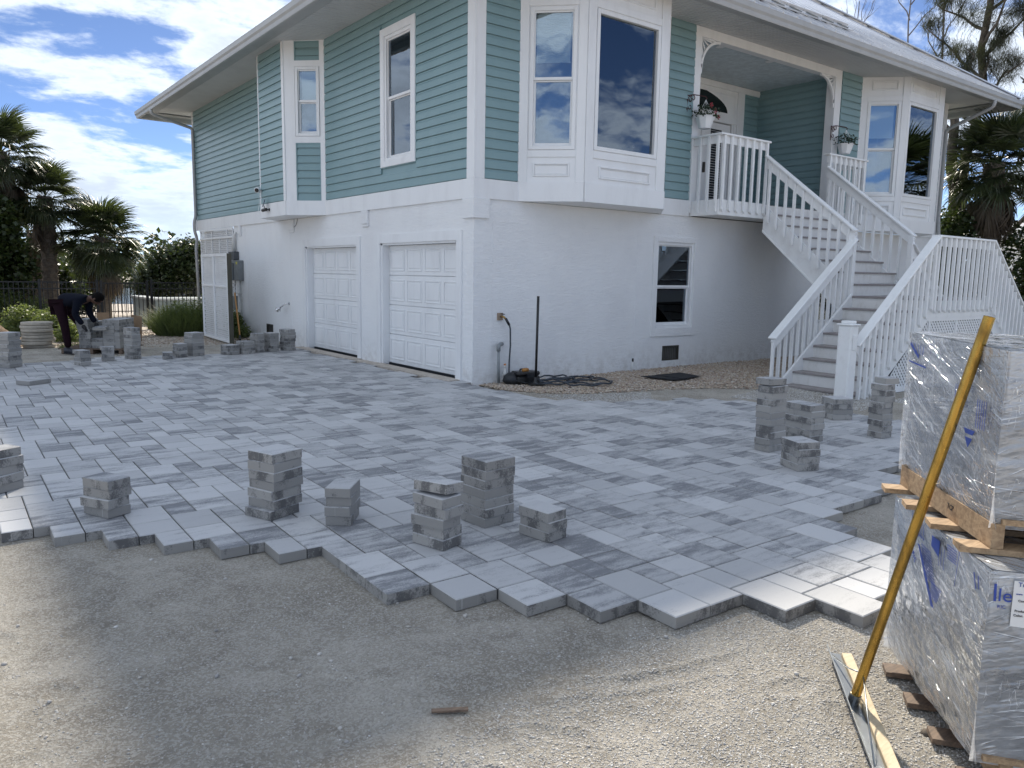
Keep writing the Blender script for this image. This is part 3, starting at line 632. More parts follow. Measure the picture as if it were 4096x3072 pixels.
TD = 3.15                                    # white door wall spans 0..4.0 along FPB
mb = MB()
for c in holed(0, 4.0, 2.9, 5.93, [(1.55, 3.62, 3.0, 5.08)]): FPB.box(mb, c[0], c[1], c[2], c[3], -.08, .02)
mb.build('entry_wall', M_TRIM, house)
mb = MB(); FPB.box(mb, 3.76, 4.0, 3.0, 5.80, .02, .05); FPB.box(mb, 0, 4.56, 5.80, 5.925, .02, .055); FPB.box(mb, 1.4, 3.76, 5.09, 5.20, .02, .04); FPB.frame(mb, 1.6, 3.7, 3.0, 5.72, .03, .02, .035); mb.build('entry_casing', M_TRIM, house, bevel=.004)
# quarter-round transom
mb = MB(); pts = [FPB.p(1.6, 5.30, .024), FPB.p(3.42, 5.30, .024)] + [FPB.p(1.6+1.82*math.cos(a), 5.30+.48*math.sin(a), .024) for a in [math.pi/2*k/12 for k in range(1, 13)]]
mb.prism(pts, FPB.n*.006); mb.build('arched_transom', M_DARK if False else simple('transom_glass', (.012, .018, .018), .08), house)
dr = MB(); FPB.box(dr, 2.62, 3.60, 3.0, 5.06, -.06, -.02); dr = dr.build('entry_door', M_TRIM, house)
for a0, a1 in ((2.93, 3.30), (1.80, 2.30)):
    g = MB(); FPB.box(g, a0, a1, 3.15, 4.92, -.02, -.012); g.build('door_glass', M_DARK, dr)
    g = MB(); z = 3.17
    while z < 4.90: FPB.box(g, a0+.01, a1-.01, z, z+.006, -.012, .0); z += .055
    g.build('door_blind', M_TRIM, dr)
g = MB(); FPB.box(g, 1.56, 2.60, 3.0, 5.06, -.06, -.021); g.build('sidelight', M_TRIM, dr)
g = MB(); FPB.box(g, 2.70, 2.74, 3.95, 4.17, -.02, .03); g.build('handle', M_BRONZE, dr)
for x in (5.78, 7.33):
    mb = MB(); mb.lathe((x, .33, 5.916), [(.085, 0), (.085, .014)], 20); mb.build('recessed_light', M_TRIM, house)
# porch posts, beam and corner brackets
mb = MB(); mb.box(4.685, 4.86, -.012, .16, 2.99, ZS); mb.build('porch_post', M_TRIM, house, bevel=.005)
mb = MB(); mb.box(9.20, 9.425, -.012, .20, 2.99, ZS); mb.build('porch_post', M_TRIM, house, bevel=.005)
mb = MB(); mb.box(4.86, 9.20, -.008, .15, 5.86, ZS-.001); mb.build('porch_beam', M_TRIM, house)
def bracket(x, sgn):
    mb = MB(); R0 = .52; cx, cz = x+sgn*R0, 5.86-R0       # quarter ring from post to beam
    for k in range(12):
        a0, a1 = math.pi/2*k/12, math.pi/2*(k+1)/12
        q = lambda a, r: V(cx-sgn*r*math.cos(a), 0, cz+r*math.sin(a))
        mb.prism([q(a0, R0), q(a1, R0), q(a1, R0-.045), q(a0, R0-.045)], (0, .045, 0))
    for k in range(6):
        a = R(13+k*13); p = V(x+sgn*.01, .02, 5.85); e = V(cx-sgn*R0*math.cos(a), .02, cz+R0*math.sin(a)); w = .016
        d = (e-p).normalized(); s_ = V(-d.z, 0, d.x)
        mb.prism([p, e+s_*w, e-s_*w], (0, .012, 0))
    mb.box(x, x+sgn*.035, 0, .045, 5.24, 5.40); mb.build('fan_bracket', M_TRIM, house)
bracket(4.862, 1); bracket(9.198, -1)
# ---- eaves: soffit, fascia, gutter as mitred rings
def ring(mb, prof, closed=False, sides=(0, 1, 2, 3)):
    n = len(prof)
    def corner(i, d, z): return [(-d, -d, z), (HX+d, -d, z), (HX+d, HY+d, z), (-d, HY+d, z)][i]
    for s_ in sides:
        vs = [corner(s_, d, z) for d, z in prof] + [corner((s_+1) % 4, d, z) for d, z in prof]
        mb.add(vs, [(i, i+1, n+i+1, n+i) for i in range(n-1)] + ([(n-1, 0, n, 2*n-1)] if closed else []))
OV = 1.12
mb = MB(); ring(mb, [(.80, ZS+.004), (.80, ZS-.012), (OV, ZS-.012), (OV, ZS-.125), (OV+.02, ZS-.125), (OV+.02, ZS+.055), (OV, ZS+.055), (OV, ZS+.004)], True); mb.build('fascia', M_SHELL, house)
mb = MB()
GW, GD = .10, .030
def groove(face, length):
    a = -OV if face is FR or face is FL else 0; end = length+OV
    while a < end:
        inner = 0.0; outer = .80
        lim = lambda t: max(inner, -t if t < 0 else 0, t-length if t > length else 0)
        d0 = max(lim(a), lim(a+GW-GD)); 
        if d0 < outer:
            A, B_, C_, D_ = face.p(a, ZS, d0), face.p(a+GW-GD, ZS, d0), face.p(a+GW-GD, ZS, outer), face.p(a, ZS, outer)
            mb.add([A, B_, C_, D_], [(0, 1, 2, 3)])
            E_, F_ = face.p(a+GW-GD/2, ZS+.022, d0), face.p(a+GW-GD/2, ZS+.022, outer); G_, H_ = face.p(a+GW, ZS, d0), face.p(a+GW, ZS, outer)
            mb.add([B_, E_, F_, C_], [(0, 1, 2, 3)]); mb.add([E_, G_, H_, F_], [(0, 1, 2, 3)])
        a += GW
groove(FR, HX); groove(FL, HY)
stuff(mb.build('beaded_soffit', M_SOFFIT, house))
mb = MB(); mb.box(-1.1, HX+1.1, -1.1, HY+1.1, ZS+.026, ZS+.04); mb.build('eave_deck', M_SOFFIT, house)
G0 = OV+.021
ZG = ZS-.115
mb = MB(); ring(mb, [(G0, ZG+.15), (G0, ZG-.01), (G0+.02, ZG-.035), (G0+.075, ZG-.035), (G0+.082, ZG-.012), (G0+.09, ZG+.03), (G0+.115, ZG+.07), (G0+.12, ZG+.13), (G0+.125, ZG+.15), (G0+.11, ZG+.15), (G0+.105, ZG+.13)]); mb.build('gutter', M_SHELL, house)
# ---- hipped metal roof
PT = .675; Zr = ZS+.062; E = OV+.06; hw = HY/2+E
rp = [(-E, -E, Zr), (HX+E, -E, Zr), (HX+E, HY+E, Zr), (-E, HY+E, Zr)]
rz = Zr+PT*(HX/2+E); ra, rb = (HX/2, HY/2-.2, rz), (HX/2, HY/2+.2, rz)
mb = MB(); mb.add(rp+[ra, rb], [(0, 1, 4), (1, 2, 5, 4), (2, 3, 5), (3, 0, 4, 5)]); mb.build('metal_roof', M_ROOF, house)
mb = MB(); x = -E+.2
while x < HX+E-.1:          # standing seams on the front slope
    run = min(x+E, HX+E-x); p, q = V(x, -E-.01, Zr+.012), V(x, -E+run, Zr+PT*run+.012); mb.beam(p, q, .035, .045)
    x += .405
stuff(mb.build('standing_seam', M_ROOF, house))
mb = MB(); y = -E+.2
while y < HY+E-.1:
    run = min(y+E, HY+E-y); mb.beam(V(-E-.01, y, Zr+.012), V(-E+run, y, Zr+PT*run+.012), .035, .045); mb.beam(V(HX+E+.01, y, Zr+.012), V(HX+E-run, y, Zr+PT*run+.012), .035, .045); y += .405
stuff(mb.build('standing_seam', M_ROOF, house))
mb = MB(); mb.beam((HX+E, -E, Zr+.03), (ra[0], ra[1], rz+.03), .20, .025); mb.build('hip_cap', M_ROOF, house)
mb = MB(); mb.beam((-E, -E, Zr+.03), (ra[0], ra[1], rz+.03), .20, .025); mb.build('hip_cap', M_ROOF, house)
mb = MB(); p, q = V(3.2, -.95, 0), V(9.0, -.36, 0)
for v in (p, q): v.z = Zr+PT*(v.y+E)+.06
mb.beam(p, q, .16, .02, up=(0, -PT, 1)); mb.beam(p+V(0, .1, .12), q+V(0, .1, .12), .10, .05, up=(0, -PT, 1)); mb.build('rain_diverter', M_ROOF, house)
for k in range(9):
    mb = MB(); v = p.lerp(q, (k+.5)/9); mb.obox(v+V(0, .02, .0), (.14, .01, 0), (0, .05, .03), (0, -.02, .035)); mb.build('diverter_foot', M_GREYBOX, house)
mb = MB(); mb.tube([(1.2, 9.6, 7.0), (1.2, 9.6, 8.75)], .05, 10); mb.build('vent_stack', M_PVC, house)
# ---- downspouts
def spout(pts, name='downspout', r=.042):
    mb = MB(); P = []
    for i, p in enumerate(pts):
        p = Vector(p)
        if 0 < i < len(pts)-1:
            a, b_ = Vector(pts[i-1]), Vector(pts[i+1]); P += [p+(a-p).normalized()*.06, p+((a-p).normalized()+(b_-p).normalized())*.02, p+(b_-p).normalized()*.06]
        else: P.append(p)
    mb.tube(P, r, 10); return mb.build(name, M_SHELL, house, smooth=True)
spout([(-1.2, 13.75, 5.89), (-1.2, 13.75, 5.76), (-.07, 14.02, 5.55), (-.07, 14.02, 3.12), (-.12, 14.02, 2.96), (-.12, 14.02, 2.70), (-.05, 14.05, 2.50), (-.10, 14.0, 2.2), (-.06, 14.0, 0.02)])
spout([(14.0, -1.20, 5.89), (14.0, -1.20, 5.74), (14.20, -.07, 5.38), (14.20, -.07, 3.2), (14.2, -.12, 2.7), (14.2, -.07, .0)])
# apron of exposed aggregate in front of the doors
mb = MB(); mb.box(-.24, .0, .30, 3.05, -.08, .012); mb.box(-.24, 0, 3.68, 6.42, -.08, .012); mb.box(-.2, 0, .3, 6.4, -.09, .0)
struct(tag(mb.build('garage_apron', M_SHELLG), 'exposed aggregate concrete strip below the garage doors', 'apron'))
# ---- wall fittings: each a thing of its own
# electric meter cluster
t = thing('electric_meter', 'grey electric meter boxes and conduits on the stucco wall beside the lattice', 'electric meter', (0, 10.6, 1.5))
def fb(mb, a0, a1, z0, z1, d0, d1): return FL.box(mb, a0, a1, z0, z1, d0, d1)
mb = MB(); fb(mb, 10.22, 10.80, 1.35, 1.86, .0, .13); mb.build('service_panel', M_GREYBOX, t, bevel=.01)
mb = MB(); fb(mb, 10.60, 11.02, 1.36, 1.80, .13, .19); mb.build('meter_socket', M_GREYBOX, t, bevel=.01)
mb = MB(); mb.lathe(FL.p(10.72, 1.60, .19), [(.09, 0), (.09, .05), (.075, .09), (.05, .10)], 18, axis=FL.n); mb.build('meter_dome', simple('meter_glass', (.35, .36, .35), .2), t, smooth=True)
mb = MB(); fb(mb, 10.55, 10.95, 1.87, 2.08, 0, .14); mb.build('disconnect_box', simple('dark_grey_enamel', (.09, .095, .10), .45), t, bevel=.008)
mb = MB(); mb.tube([FL.p(10.72, 2.08, .07), FL.p(10.72, 2.35, .07), FL.p(10.66, 2.5, .06), FL.p(10.62, 2.56, .03)], [.05, .05, .035, .02], 10); mb.build('service_mast', M_PVC, t, smooth=True)
mb = MB(); mb.tube([FL.p(10.42, -.05, .06), FL.p(10.42, 1.35, .06)], .05, 10); fb(mb, 10.34, 10.5, 1.02, 1.05, 0, .13); mb.build('conduit', M_PVC, t)
mb = MB(); mb.tube([FL.p(10.28, .0, .04), FL.p(10.28, 1.35, .04)], .015, 8); mb.build('conduit', M_PVC, t)
mb = MB(); fb(mb, 10.62, 10.95, .62, .96, 0, .10); mb.build('utility_box', M_GREYBOX, t, bevel=.02)
mb = MB(); fb(mb, 10.32, 10.42, 1.76, 1.82, .131, .133); mb.build('warning_sticker', simple('yellow_sticker', (.65, .60, .08), .6), t)
mb = MB(); fb(mb, 10.83, 10.93, 1.70, 1.79, .191, .193); mb.build('warning_sticker', simple('red_sticker', (.55, .16, .12), .6), t)
# outdoor shower head
t = thing('shower_head', 'chrome shower head bent out of the stucco wall left of the garage doors', 'shower head', (0, 7.24, .9))
mb = MB(); mb.lathe(FL.p(7.24, .90, 0), [(.035, 0), (.035, .008), (.015, .02)], 14, axis=FL.n); mb.build('flange', M_CHROME, t)
mb = MB(); P = [FL.p(7.24, .90, 0), FL.p(7.26, .895, .06), FL.p(7.34, .84, .12), FL.p(7.40, .80, .15)]; mb.tube(P, .012, 8); mb.build('arm', M_CHROME, t, smooth=True)
mb = MB(); ax = (P[-1]-P[-2]).normalized(); mb.lathe(P[-1], [(.018, 0), (.02, .03), (.05, .09), (.055, .10), (.04, .105)], 16, axis=ax); mb.build('rose', M_CHROME, t, smooth=True)
mb = MB(); mb.obox(P[-1]+V(0, 0, -.03), (.006, 0, 0), (0, .01, 0), (0, .0, .05)); mb.build('lever', M_CHROME, t)
# cameras
t = thing('security_camera', 'white round security camera on the trim at the far edge of the bay', 'security camera', (-.6, 7.2, 3.33))
mb = MB(); c0 = V(-.62, 7.19, 3.33); ax = V(-.6, -.75, -.25).normalized(); mb.tube([c0, c0+ax*.05], .02, 8); mb.build('mount', M_TRIM, t)
mb = MB(); mb.lathe(c0+ax*.05, [(.03, 0), (.055, .03), (.058, .10), (.05, .115)], 16, axis=ax); mb.build('camera_body', M_TRIM, t, smooth=True)
mb = MB(); mb.lathe(c0+ax*.166, [(.045, 0), (.04, .008)], 16, axis=ax); mb.build('lens', M_BLACK, t)
mb = MB(); mb.tube([c0, c0+V(0, .01, -.15), V(-.63, 7.19, 3.0), V(-.66, 7.18, 2.86)], .004, 6); mb.build('cable', M_TRIM, t)
t = thing('solar_camera', 'black camera with a small solar panel on the white band under the bay', 'security camera', (-.62, 6.8, 2.88))
c0 = V(-.615, 6.62, 2.87)
mb = MB(); mb.lathe(c0, [(.03, 0), (.03, .012), (.012, .03), (.012, .06)], 12, axis=(-1, 0, 0)); mb.build('mount', M_BLACK, t)
mb = MB(); mb.tube([c0+V(-.07, .0, 0), c0+V(-.09, .16, -.012)], .034, 12); mb.build('camera_body', M_BLACK, t, smooth=False)
mb = MB(); mb.tube([c0+V(-.08, .08, .03), c0+V(-.08, .09, .08)], .008, 6); mb.build('panel_arm', M_BLACK, t)
mb = MB(); mb.obox(c0+V(-.085, .10, .135), (.012, .055, 0), (.02, -.004, .075), (.006, 0, -.001)); mb.build('solar_panel', simple('solar_cell', (.02, .03, .06), .2), t)
mb = MB(); P = [V(-.02, 7.05+.45*math.cos(a)*.5-.2, 2.73-.18*math.sin(a)) for a in [math.pi*k/10 for k in range(11)]]; mb.tube(P, .005, 6); tag(mb.build('loose_cable', M_BLACK), 'thin black cable hanging in a loop below the bay', 'cable')
mb = MB(); mb.tube([V(-.05, 7.95, 2.84), V(-.50, 7.5, 2.86), V(-.56, 7.4, 2.82), V(-.52, 7.3, 2.70)], .006, 6); tag(mb.build('bent_cable', M_TRIM), 'white bent wire at the left end of the bay band', 'cable')
# wall lattice on the open bay below the far end
def lattice(mb, face, poly, d, w=.03, pitch=.072, t=.006, ang=45):
    """two crossing layers of slats clipped to a convex polygon given as (a,z)"""
    cx = sum(p[0] for p in poly)/len(poly); cz = sum(p[1] for p in poly)/len(poly)
    for lay, an in enumerate((ang, -ang)):
        dx, dz = math.cos(R(an)), math.sin(R(an)); nx, nz = -dz, dx
        ks = [(p[0]-cx)*nx+(p[1]-cz)*nz for p in poly]; k = math.floor(min(ks)/pitch)*pitch
        while k < max(ks):
            t0, t1 = -1e9, 1e9; ox, oz = cx+nx*k, cz+nz*k; ok = True; n = len(poly)
            area = sum(poly[i][0]*poly[(i+1) % n][1]-poly[(i+1) % n][0]*poly[i][1] for i in range(n)); sg = 1 if area > 0 else -1
            for i in range(n):
                x0, z0 = poly[i]; x1, z1 = poly[(i+1) % n]; ex, ez = -(z1-z0)*sg, (x1-x0)*sg
                den = dx*ex+dz*ez; num = (ox-x0)*ex+(oz-z0)*ez
                if abs(den) < 1e-9:
                    if num < 0: ok = False
                elif den > 0: t0 = max(t0, -num/den)
                else: t1 = min(t1, -num/den)
            if ok and t1-t0 > .02:
                p, q = face.p(ox+dx*t0, oz+dz*t0, d+lay*t), face.p(ox+dx*t1, oz+dz*t1, d+lay*t)
                mb.obox((p+q)/2, (q-p)/2, (face.u*nx+V(0, 0, nz))*w/2, face.n*t*.48)
            k += pitch
t = thing('wall_lattice', 'white lattice screen fixed under the house at the far end beside the downspout', 'lattice', (0, 12.4, 0))
mb = MB(); lattice(mb, FL, [(10.92, .0), (13.78, .0), (13.78, 2.70), (10.92, 2.70)], .0, w=.029, pitch=.068); stuff(mb.build('lattice_sheet', M_TRIM, t))
for a0, a1, z0, z1 in ((10.9, 10.95, 0, 2.70), (13.75, 13.80, 0, 2.70), (11.38, 11.44, 0, 2.70), (12.70, 12.76, 0, 2.7), (12.03, 12.08, 0, 2.44), (13.33, 13.38, 0, 2.44)):
    mb = MB(); FL.box(mb, a0, a1, z0, z1, .013, .03); mb.build('batten', M_TRIM, t)
for z in (2.44, 1.2, .1, 2.66):
    mb = MB(); FL.box(mb, 10.9, 13.8, z, z+.05, .031, .045); mb.build('batten', M_TRIM, t)
# open lattice gate standing off the wall
FG = Face((-1.0, 8.16), (.1, 2.35), (-1, .04)); LG = 2.36
t = thing('lattice_gate', 'tall white framed lattice gate standing open off the garage wall', 'gate', (-1.0, 8.2, 0))
mb = MB(); lattice(mb, FG, [(.06, .04), (LG-.04, .04), (LG-.04, 1.93), (.06, 1.93)], .0, w=.029, pitch=.068); stuff(mb.build('lattice_sheet', M_TRIM, t))
for a0, a1, z0, z1 in ((0, .09, -.02, 1.98), (LG-.07, LG, -.02, 1.98), (1.22, 1.29, .05, 1.93)):
    mb = MB(); FG.box(mb, a0, a1, z0, z1, .014, .05); mb.build('stile', M_TRIM, t, bevel=.003)
for z0, z1 in ((1.92, 1.98), (1.22, 1.27), (-.02, .04)):
    mb = MB(); FG.box(mb, .09, LG-.07, z0, z1, .016, .045); mb.build('rail', M_TRIM, t, bevel=.003)
mb = MB(); FG.box(mb, -.012, .0, -.02, 1.98, -.05, .05); FG.box(mb, 0, .07, -.02, 1.98, -.05, -.012); mb.build('stain_post', simple('olive_stained_post', (.09, .085, .065), .8), t)
t = thing('rake_handle', 'orange wooden tool handle leaning behind the lattice gate', 'tool handle', (-.5, 9.6, 0))
mb = MB(); mb.tube([(-.62, 8.75, .03), (-.25, 10.2, 1.05)], .019, 8); mb.build('shaft', simple('orange_varnish', (.50, .24, .06), .4), t)
mb = MB(); mb.tube([(-.63, 8.71, .0), (-.6, 8.83, .09)], .026, 8); mb.build('ferrule', M_BLACK, t)
# ------------------------------------------------------------------ entry staircase and balcony
st = thing('entry_staircase', 'white wooden entry staircase with grey treads turning at a railed landing', 'staircase', (7.0, -2, 0))
XA, XB, YB0, YL, YF, ZL = 6.05, 8.04, -.65, -2.47, -3.80, 1.36
def part(mb, name, m=None, bevel=0.0): return mb.build(name, m or M_RAIL, st, bevel=bevel)
# balcony rim either side of the flight
def rim(pts):
    for (x0, y0), (x1, y1) in zip(pts, pts[1:]):
        d = Vector((x1-x0, y1-y0, 0)); n = Vector((-d.y, d.x, 0)).normalized(); mb = MB(); mb.prism([(x0, y0, 2.725), (x1, y1, 2.725), (x1, y1, 2.992), (x0, y0, 2.992)], n*.035); part(mb, 'rim_board')
rim([(4.72, .0), (4.72, YB0+.001)]); rim([(4.7205, YB0), (XA, YB0)]); rim([(XB, YB0), (9.4195, YB0)]); rim([(9.42, YB0+.001), (9.42, 0)])
mb = MB(); mb.box(4.74, 9.40, YB0+.004, -.002, 2.735, 2.80); part(mb, 'deck_underside')
mb = MB(); mb.box(4.76, 9.38, YB0+.040, -.062, 2.93, 2.988); part(mb, 'deck_board', M_DECK)
BAL = {}
def bal_mesh(h):
    k = round(h, 2)
    if k not in BAL:
        mb = MB(); s = .0215; mb.prism([(-s, -s, .045), (s, -s, 0), (s, -s, k), (-s, -s, k)], (0, 2*s, 0)); BAL[k] = mesh_of(mb, 'baluster', M_RAIL)
    return BAL[k]
def baluster(x, y, z0, z1, rot=0): piece('baluster', bal_mesh(z1-z0), (x, y, z0), st, (0, 0, rot))
def flat_rail(p, q, out, zt=4.11, n=8, zb=2.775, ends=(0, 0), sub=True):
    """horizontal rail from p to q, balusters outside the rim in direction out"""
    p, q, o = V(p[0], p[1], 0), V(q[0], q[1], 0), V(out[0], out[1], 0); d = (q-p).normalized(); mb = MB()
    c0 = p-d*ends[0]; c1 = q+d*ends[1]; Z = V(0, 0, 1)
    mb.beam(c0+Z*(zt-.017)+o*.01, c1+Z*(zt-.017)+o*.01, .14, .034); part(mb, 'handrail', bevel=.006)
    mb = MB(); mb.beam(p+Z*(zt-.10), q+Z*(zt-.10), .036, .13); part(mb, 'sub_rail')
    rot = math.atan2(o.y, o.x)
    for k in range(n):
        t = (k+.5)/n if n > 1 else .5; v = p.lerp(q, .02+.96*(k/(n-1))) if n > 1 else p.lerp(q, .5)
        v = v+o*.045; baluster(v.x, v.y, zb, zt-.036, rot+math.pi/2)
flat_rail((4.735, -.02), (4.735, YB0+.03), (-1, 0), n=4, ends=(0, .09)); flat_rail((4.75, YB0+.015), (XA-.02, YB0+.015), (0, -1), n=7, ends=(.02, .05))
flat_rail((XB+.02, YB0+.015), (9.40, YB0+.015), (0, -1), n=8, ends=(.05, .02)); flat_rail((9.405, YB0+.03), (9.405, -.02), (1, 0), n=4, ends=(.09, 0))
# upper flight, descending towards -Y
NR = 8; RU = (3.0-ZL)/NR; RN = (YB0-YL)/7
for k in range(NR):
    zt = 3.0-RU*k; y = YB0-RN*k-.03 if k else YB0-.03
    mb = MB(); mb.box(XA+.04, XB-.04, YB0-RN*k-.012, YB0-RN*k+.012, zt-RU+.004, zt-.03); part(mb, 'riser', M_RISER)
    if k: 
        mb = MB(); mb.box(XA+.04, XB-.04, YB0-RN*k-.035, YB0-RN*(k-1)-.013, zt-.03, zt); part(mb, 'tread', M_DECK, .004)
def stringer(p, q, out, drop=.47, up=.03, th=.04):
    mb = MB(); o = V(*out); Z = V(0, 0, 1); p, q = V(*p), V(*q)
    mb.prism([p+Z*up, q+Z*up, q-Z*drop, p-Z*drop], o*th); part(mb, 'stringer')
for x, sx in ((XA, 1), (XB-.04, 1)): stringer((x, YB0, 2.96), (x, YL+.0, ZL+.04), (1, 0, 0))
for x in (XA-.02, XB):
    mb = MB(); mb.prism([(x, YB0, 2.515), (x, YL, ZL-.405), (x, YL, ZL-.435), (x, YB0, 2.485)], (.03, 0, 0)); part(mb, 'stringer_batten')
def slope_rail(p, q, out, n, zb_off, cap_w=.13, extra=.0, sub=.12):
    """p,q: top-centre points of the sloping cap"""
    p, q, o = V(*p), V(*q), V(*out); Z = V(0, 0, 1); mb = MB(); d = (q-p).normalized()
    mb.beam(p-d*.02, q+d*.04, cap_w, .034); part(mb, 'handrail', bevel=.006)
    mb = MB(); mb.beam(p-Z*.115, q-Z*.115, .036, .135); part(mb, 'sub_rail')
    rot = math.atan2(o.y, o.x)+math.pi/2
    for k in range(n):
        t = (k+.55)/n; v = p.lerp(q, t)+o*.04; baluster(v.x, v.y, v.z-zb_off, v.z-.05, rot)
UR0, UR1 = 3.84, 2.47
for x, o in ((XA, -1), (XB, 1)):
    slope_rail((x+o*.02, YB0-.03, UR0), (x+o*.02, YL, UR1-.01), (o, 0, 0), 10, 1.12)
    mb = MB(); mb.box(x+o*.0-.045, x+o*.0+.045, YL-.02, YL+.07, ZL-.2, UR1-.02); part(mb, 'newel', bevel=.004)
# landing
mb = MB(); mb.box(XA-.02, XB+.02, YF+.02, YL+.02, ZL-.035, ZL); part(mb, 'landing_deck', M_DECK)
mb = MB(); mb.box(XA-.0, XB+.0, YF, YF+.04, ZL-.30, ZL-.036); part(mb, 'rim_board')
mb = MB(); mb.box(XA, XB, YL, YL+.04, ZL-.30, ZL-.036); part(mb, 'rim_board')
mb = MB(); mb.beam((XA-.02, YF-.0, 2.32), (XB+.02, YF-.0, 2.32), .14, .034); part(mb, 'handrail', bevel=.006)
mb = MB(); mb.beam((XA, YF+.0, 2.235), (XB, YF+.0, 2.235), .036, .13); part(mb, 'sub_rail')
for k in range(12): baluster(XA+.03+(XB-XA-.06)*k/11, YF-.042, 1.13, 2.30, 0)
mb = MB(); mb.box(XA, XB, YF+.01, YF+.03, 1.0, ZL-.301); part(mb, 'apron_board')
# lower flights, descending both ways along X
RL = (ZL+.02)/7; RNL = .264
for sgn, X0 in ((-1, XA), (1, XB)):
    for k in range(1, 8):
        zt = ZL-RL*k; x0 = X0+sgn*RNL*(k-1)
        mb = MB(); mb.box(x0-sgn*.006-.012, x0-sgn*.006+.012, YF+.05, YL-.03, zt, zt+RL-.033); part(mb, 'riser', M_RISER)
        mb = MB(); mb.box(x0+sgn*.007, x0+sgn*(RNL+.03), YF+.05, YL-.03, zt-.032, zt); part(mb, 'tread', M_DECK, .004)
    xe = X0+sgn*RNL*7.0
    for yy in (YF, YL-.04):
        mb = MB(); mb.prism([(X0, yy, ZL+.04), (xe+sgn*.06, yy, .03), (xe+sgn*.06, yy, -.08), (xe-sgn*.30, yy, -.08), (X0, yy, ZL-.32)], (0, .04, 0)); part(mb, 'stringer')
    sl = 1.61/2.16
    for yy, oy in ((YF, -1), (YL, 1)):
        slope_rail((X0-sgn*.0, yy+oy*.01, 2.31 if oy < 0 else 2.29), (X0+sgn*2.12, yy+oy*.01, 2.31-2.12*sl), (0, oy, 0), 13, 1.08, cap_w=.14)
    mb = MB(); xx = X0+sgn*2.12; mb.box(xx-.022, xx+.022, YL-.02, YL+.02, -.05, 2.31-2.12*sl-.05); part(mb, 'rail_post')
# spacer blocks seen between balusters on the near stringer
for k in range(7):
    x = XA-.22-k*RNL; z = ZL-.10-k*RL
    mb = MB(); mb.prism([(x, YF-.003, z), (x+.09, YF-.003, z+.055), (x+.09, YF-.003, z+.16), (x, YF-.003, z+.10)], (0, -.018, 0)); part(mb, 'spacer_block')
# lattice skirts
FS = Face((0, YF+.035), (1, 0), (0, -1))
mb = MB(); lattice(mb, FS, [(XA+.05, -.02), (XB-.05, -.02), (XB-.05, 1.02), (XA+.05, 1.02)], 0, w=.034, pitch=.062)
xe = XA-RNL*7
lattice(mb, FS, [(xe+.55, -.02), (XA+.03, -.02), (XA+.03, 1.06)], 0, w=.034, pitch=.062)
lattice(mb, FS, [(XB-.03, -.02), (XB+RNL*7-.55, -.02), (XB-.03, 1.06)], 0, w=.034, pitch=.062); stuff(part(mb, 'lattice_skirt', M_TRIM))
sc = MB(); FS.box(sc, XA+.03, XB-.03, -.05, 1.04, -.06, -.05); sc.prism([FS.p(xe+.5, -.05, -.06), FS.p(XA+.03, -.05, -.06), FS.p(XA+.03, 1.1, -.06)], FS.n*.01); sc.prism([FS.p(XB-.03, -.05, -.06), FS.p(XB+RNL*7-.5, -.05, -.06), FS.p(XB-.03, 1.1, -.06)], FS.n*.01); stuff(part(sc, 'shade_backing', M_DARK))  # added near-black sheet, makes the lattice holes read as shaded
mb = MB(); FS.box(mb, xe+.5, XB+1.5, -.06, .02, -.01, .02); FS.frame(mb, XA+.03, XB-.03, -.02, 1.06, .05, -.005, .024); FS.box(mb, 7.03, 7.09, 0, 1.02, -.004, .02); part(mb, 'skirt_frame', M_TRIM)
# the dark ground under the stair
# newel lantern post in front of the near rail
P0 = V(3.75, -3.775, 0)
t = thing('gate_post', 'stout white square post with stepped cap standing at the foot of the staircase rail', 'post', tuple(P0))
s = .10
mb = MB(); mb.box(P0.x-s, P0.x+s, P0.y-s, P0.y+s, -.08, 1.0); o = mb.build('post_sleeve', M_RAIL, t, bevel=.018)
mb = MB(); mb.box(P0.x-s-.02, P0.x+s+.02, P0.y-s-.02, P0.y+s+.02, 1.0, 1.022); mb.box(P0.x-.075, P0.x+.075, P0.y-.075, P0.y+.075, 1.022, 1.065); mb.build('post_cap', M_RAIL, t, bevel=.01)
mb = MB(); mb.box(P0.x-.05, P0.x+.05, P0.y-s-.012, P0.y-s-.001, .66, .87); mb.build('outlet_cover', M_RAIL, t, bevel=.005)
mb = MB(); mb.box(P0.x-.032, P0.x+.032, P0.y-s-.0135, P0.y-s-.0125, .69, .84); mb.build('outlet_recess', M_RAIL, t)
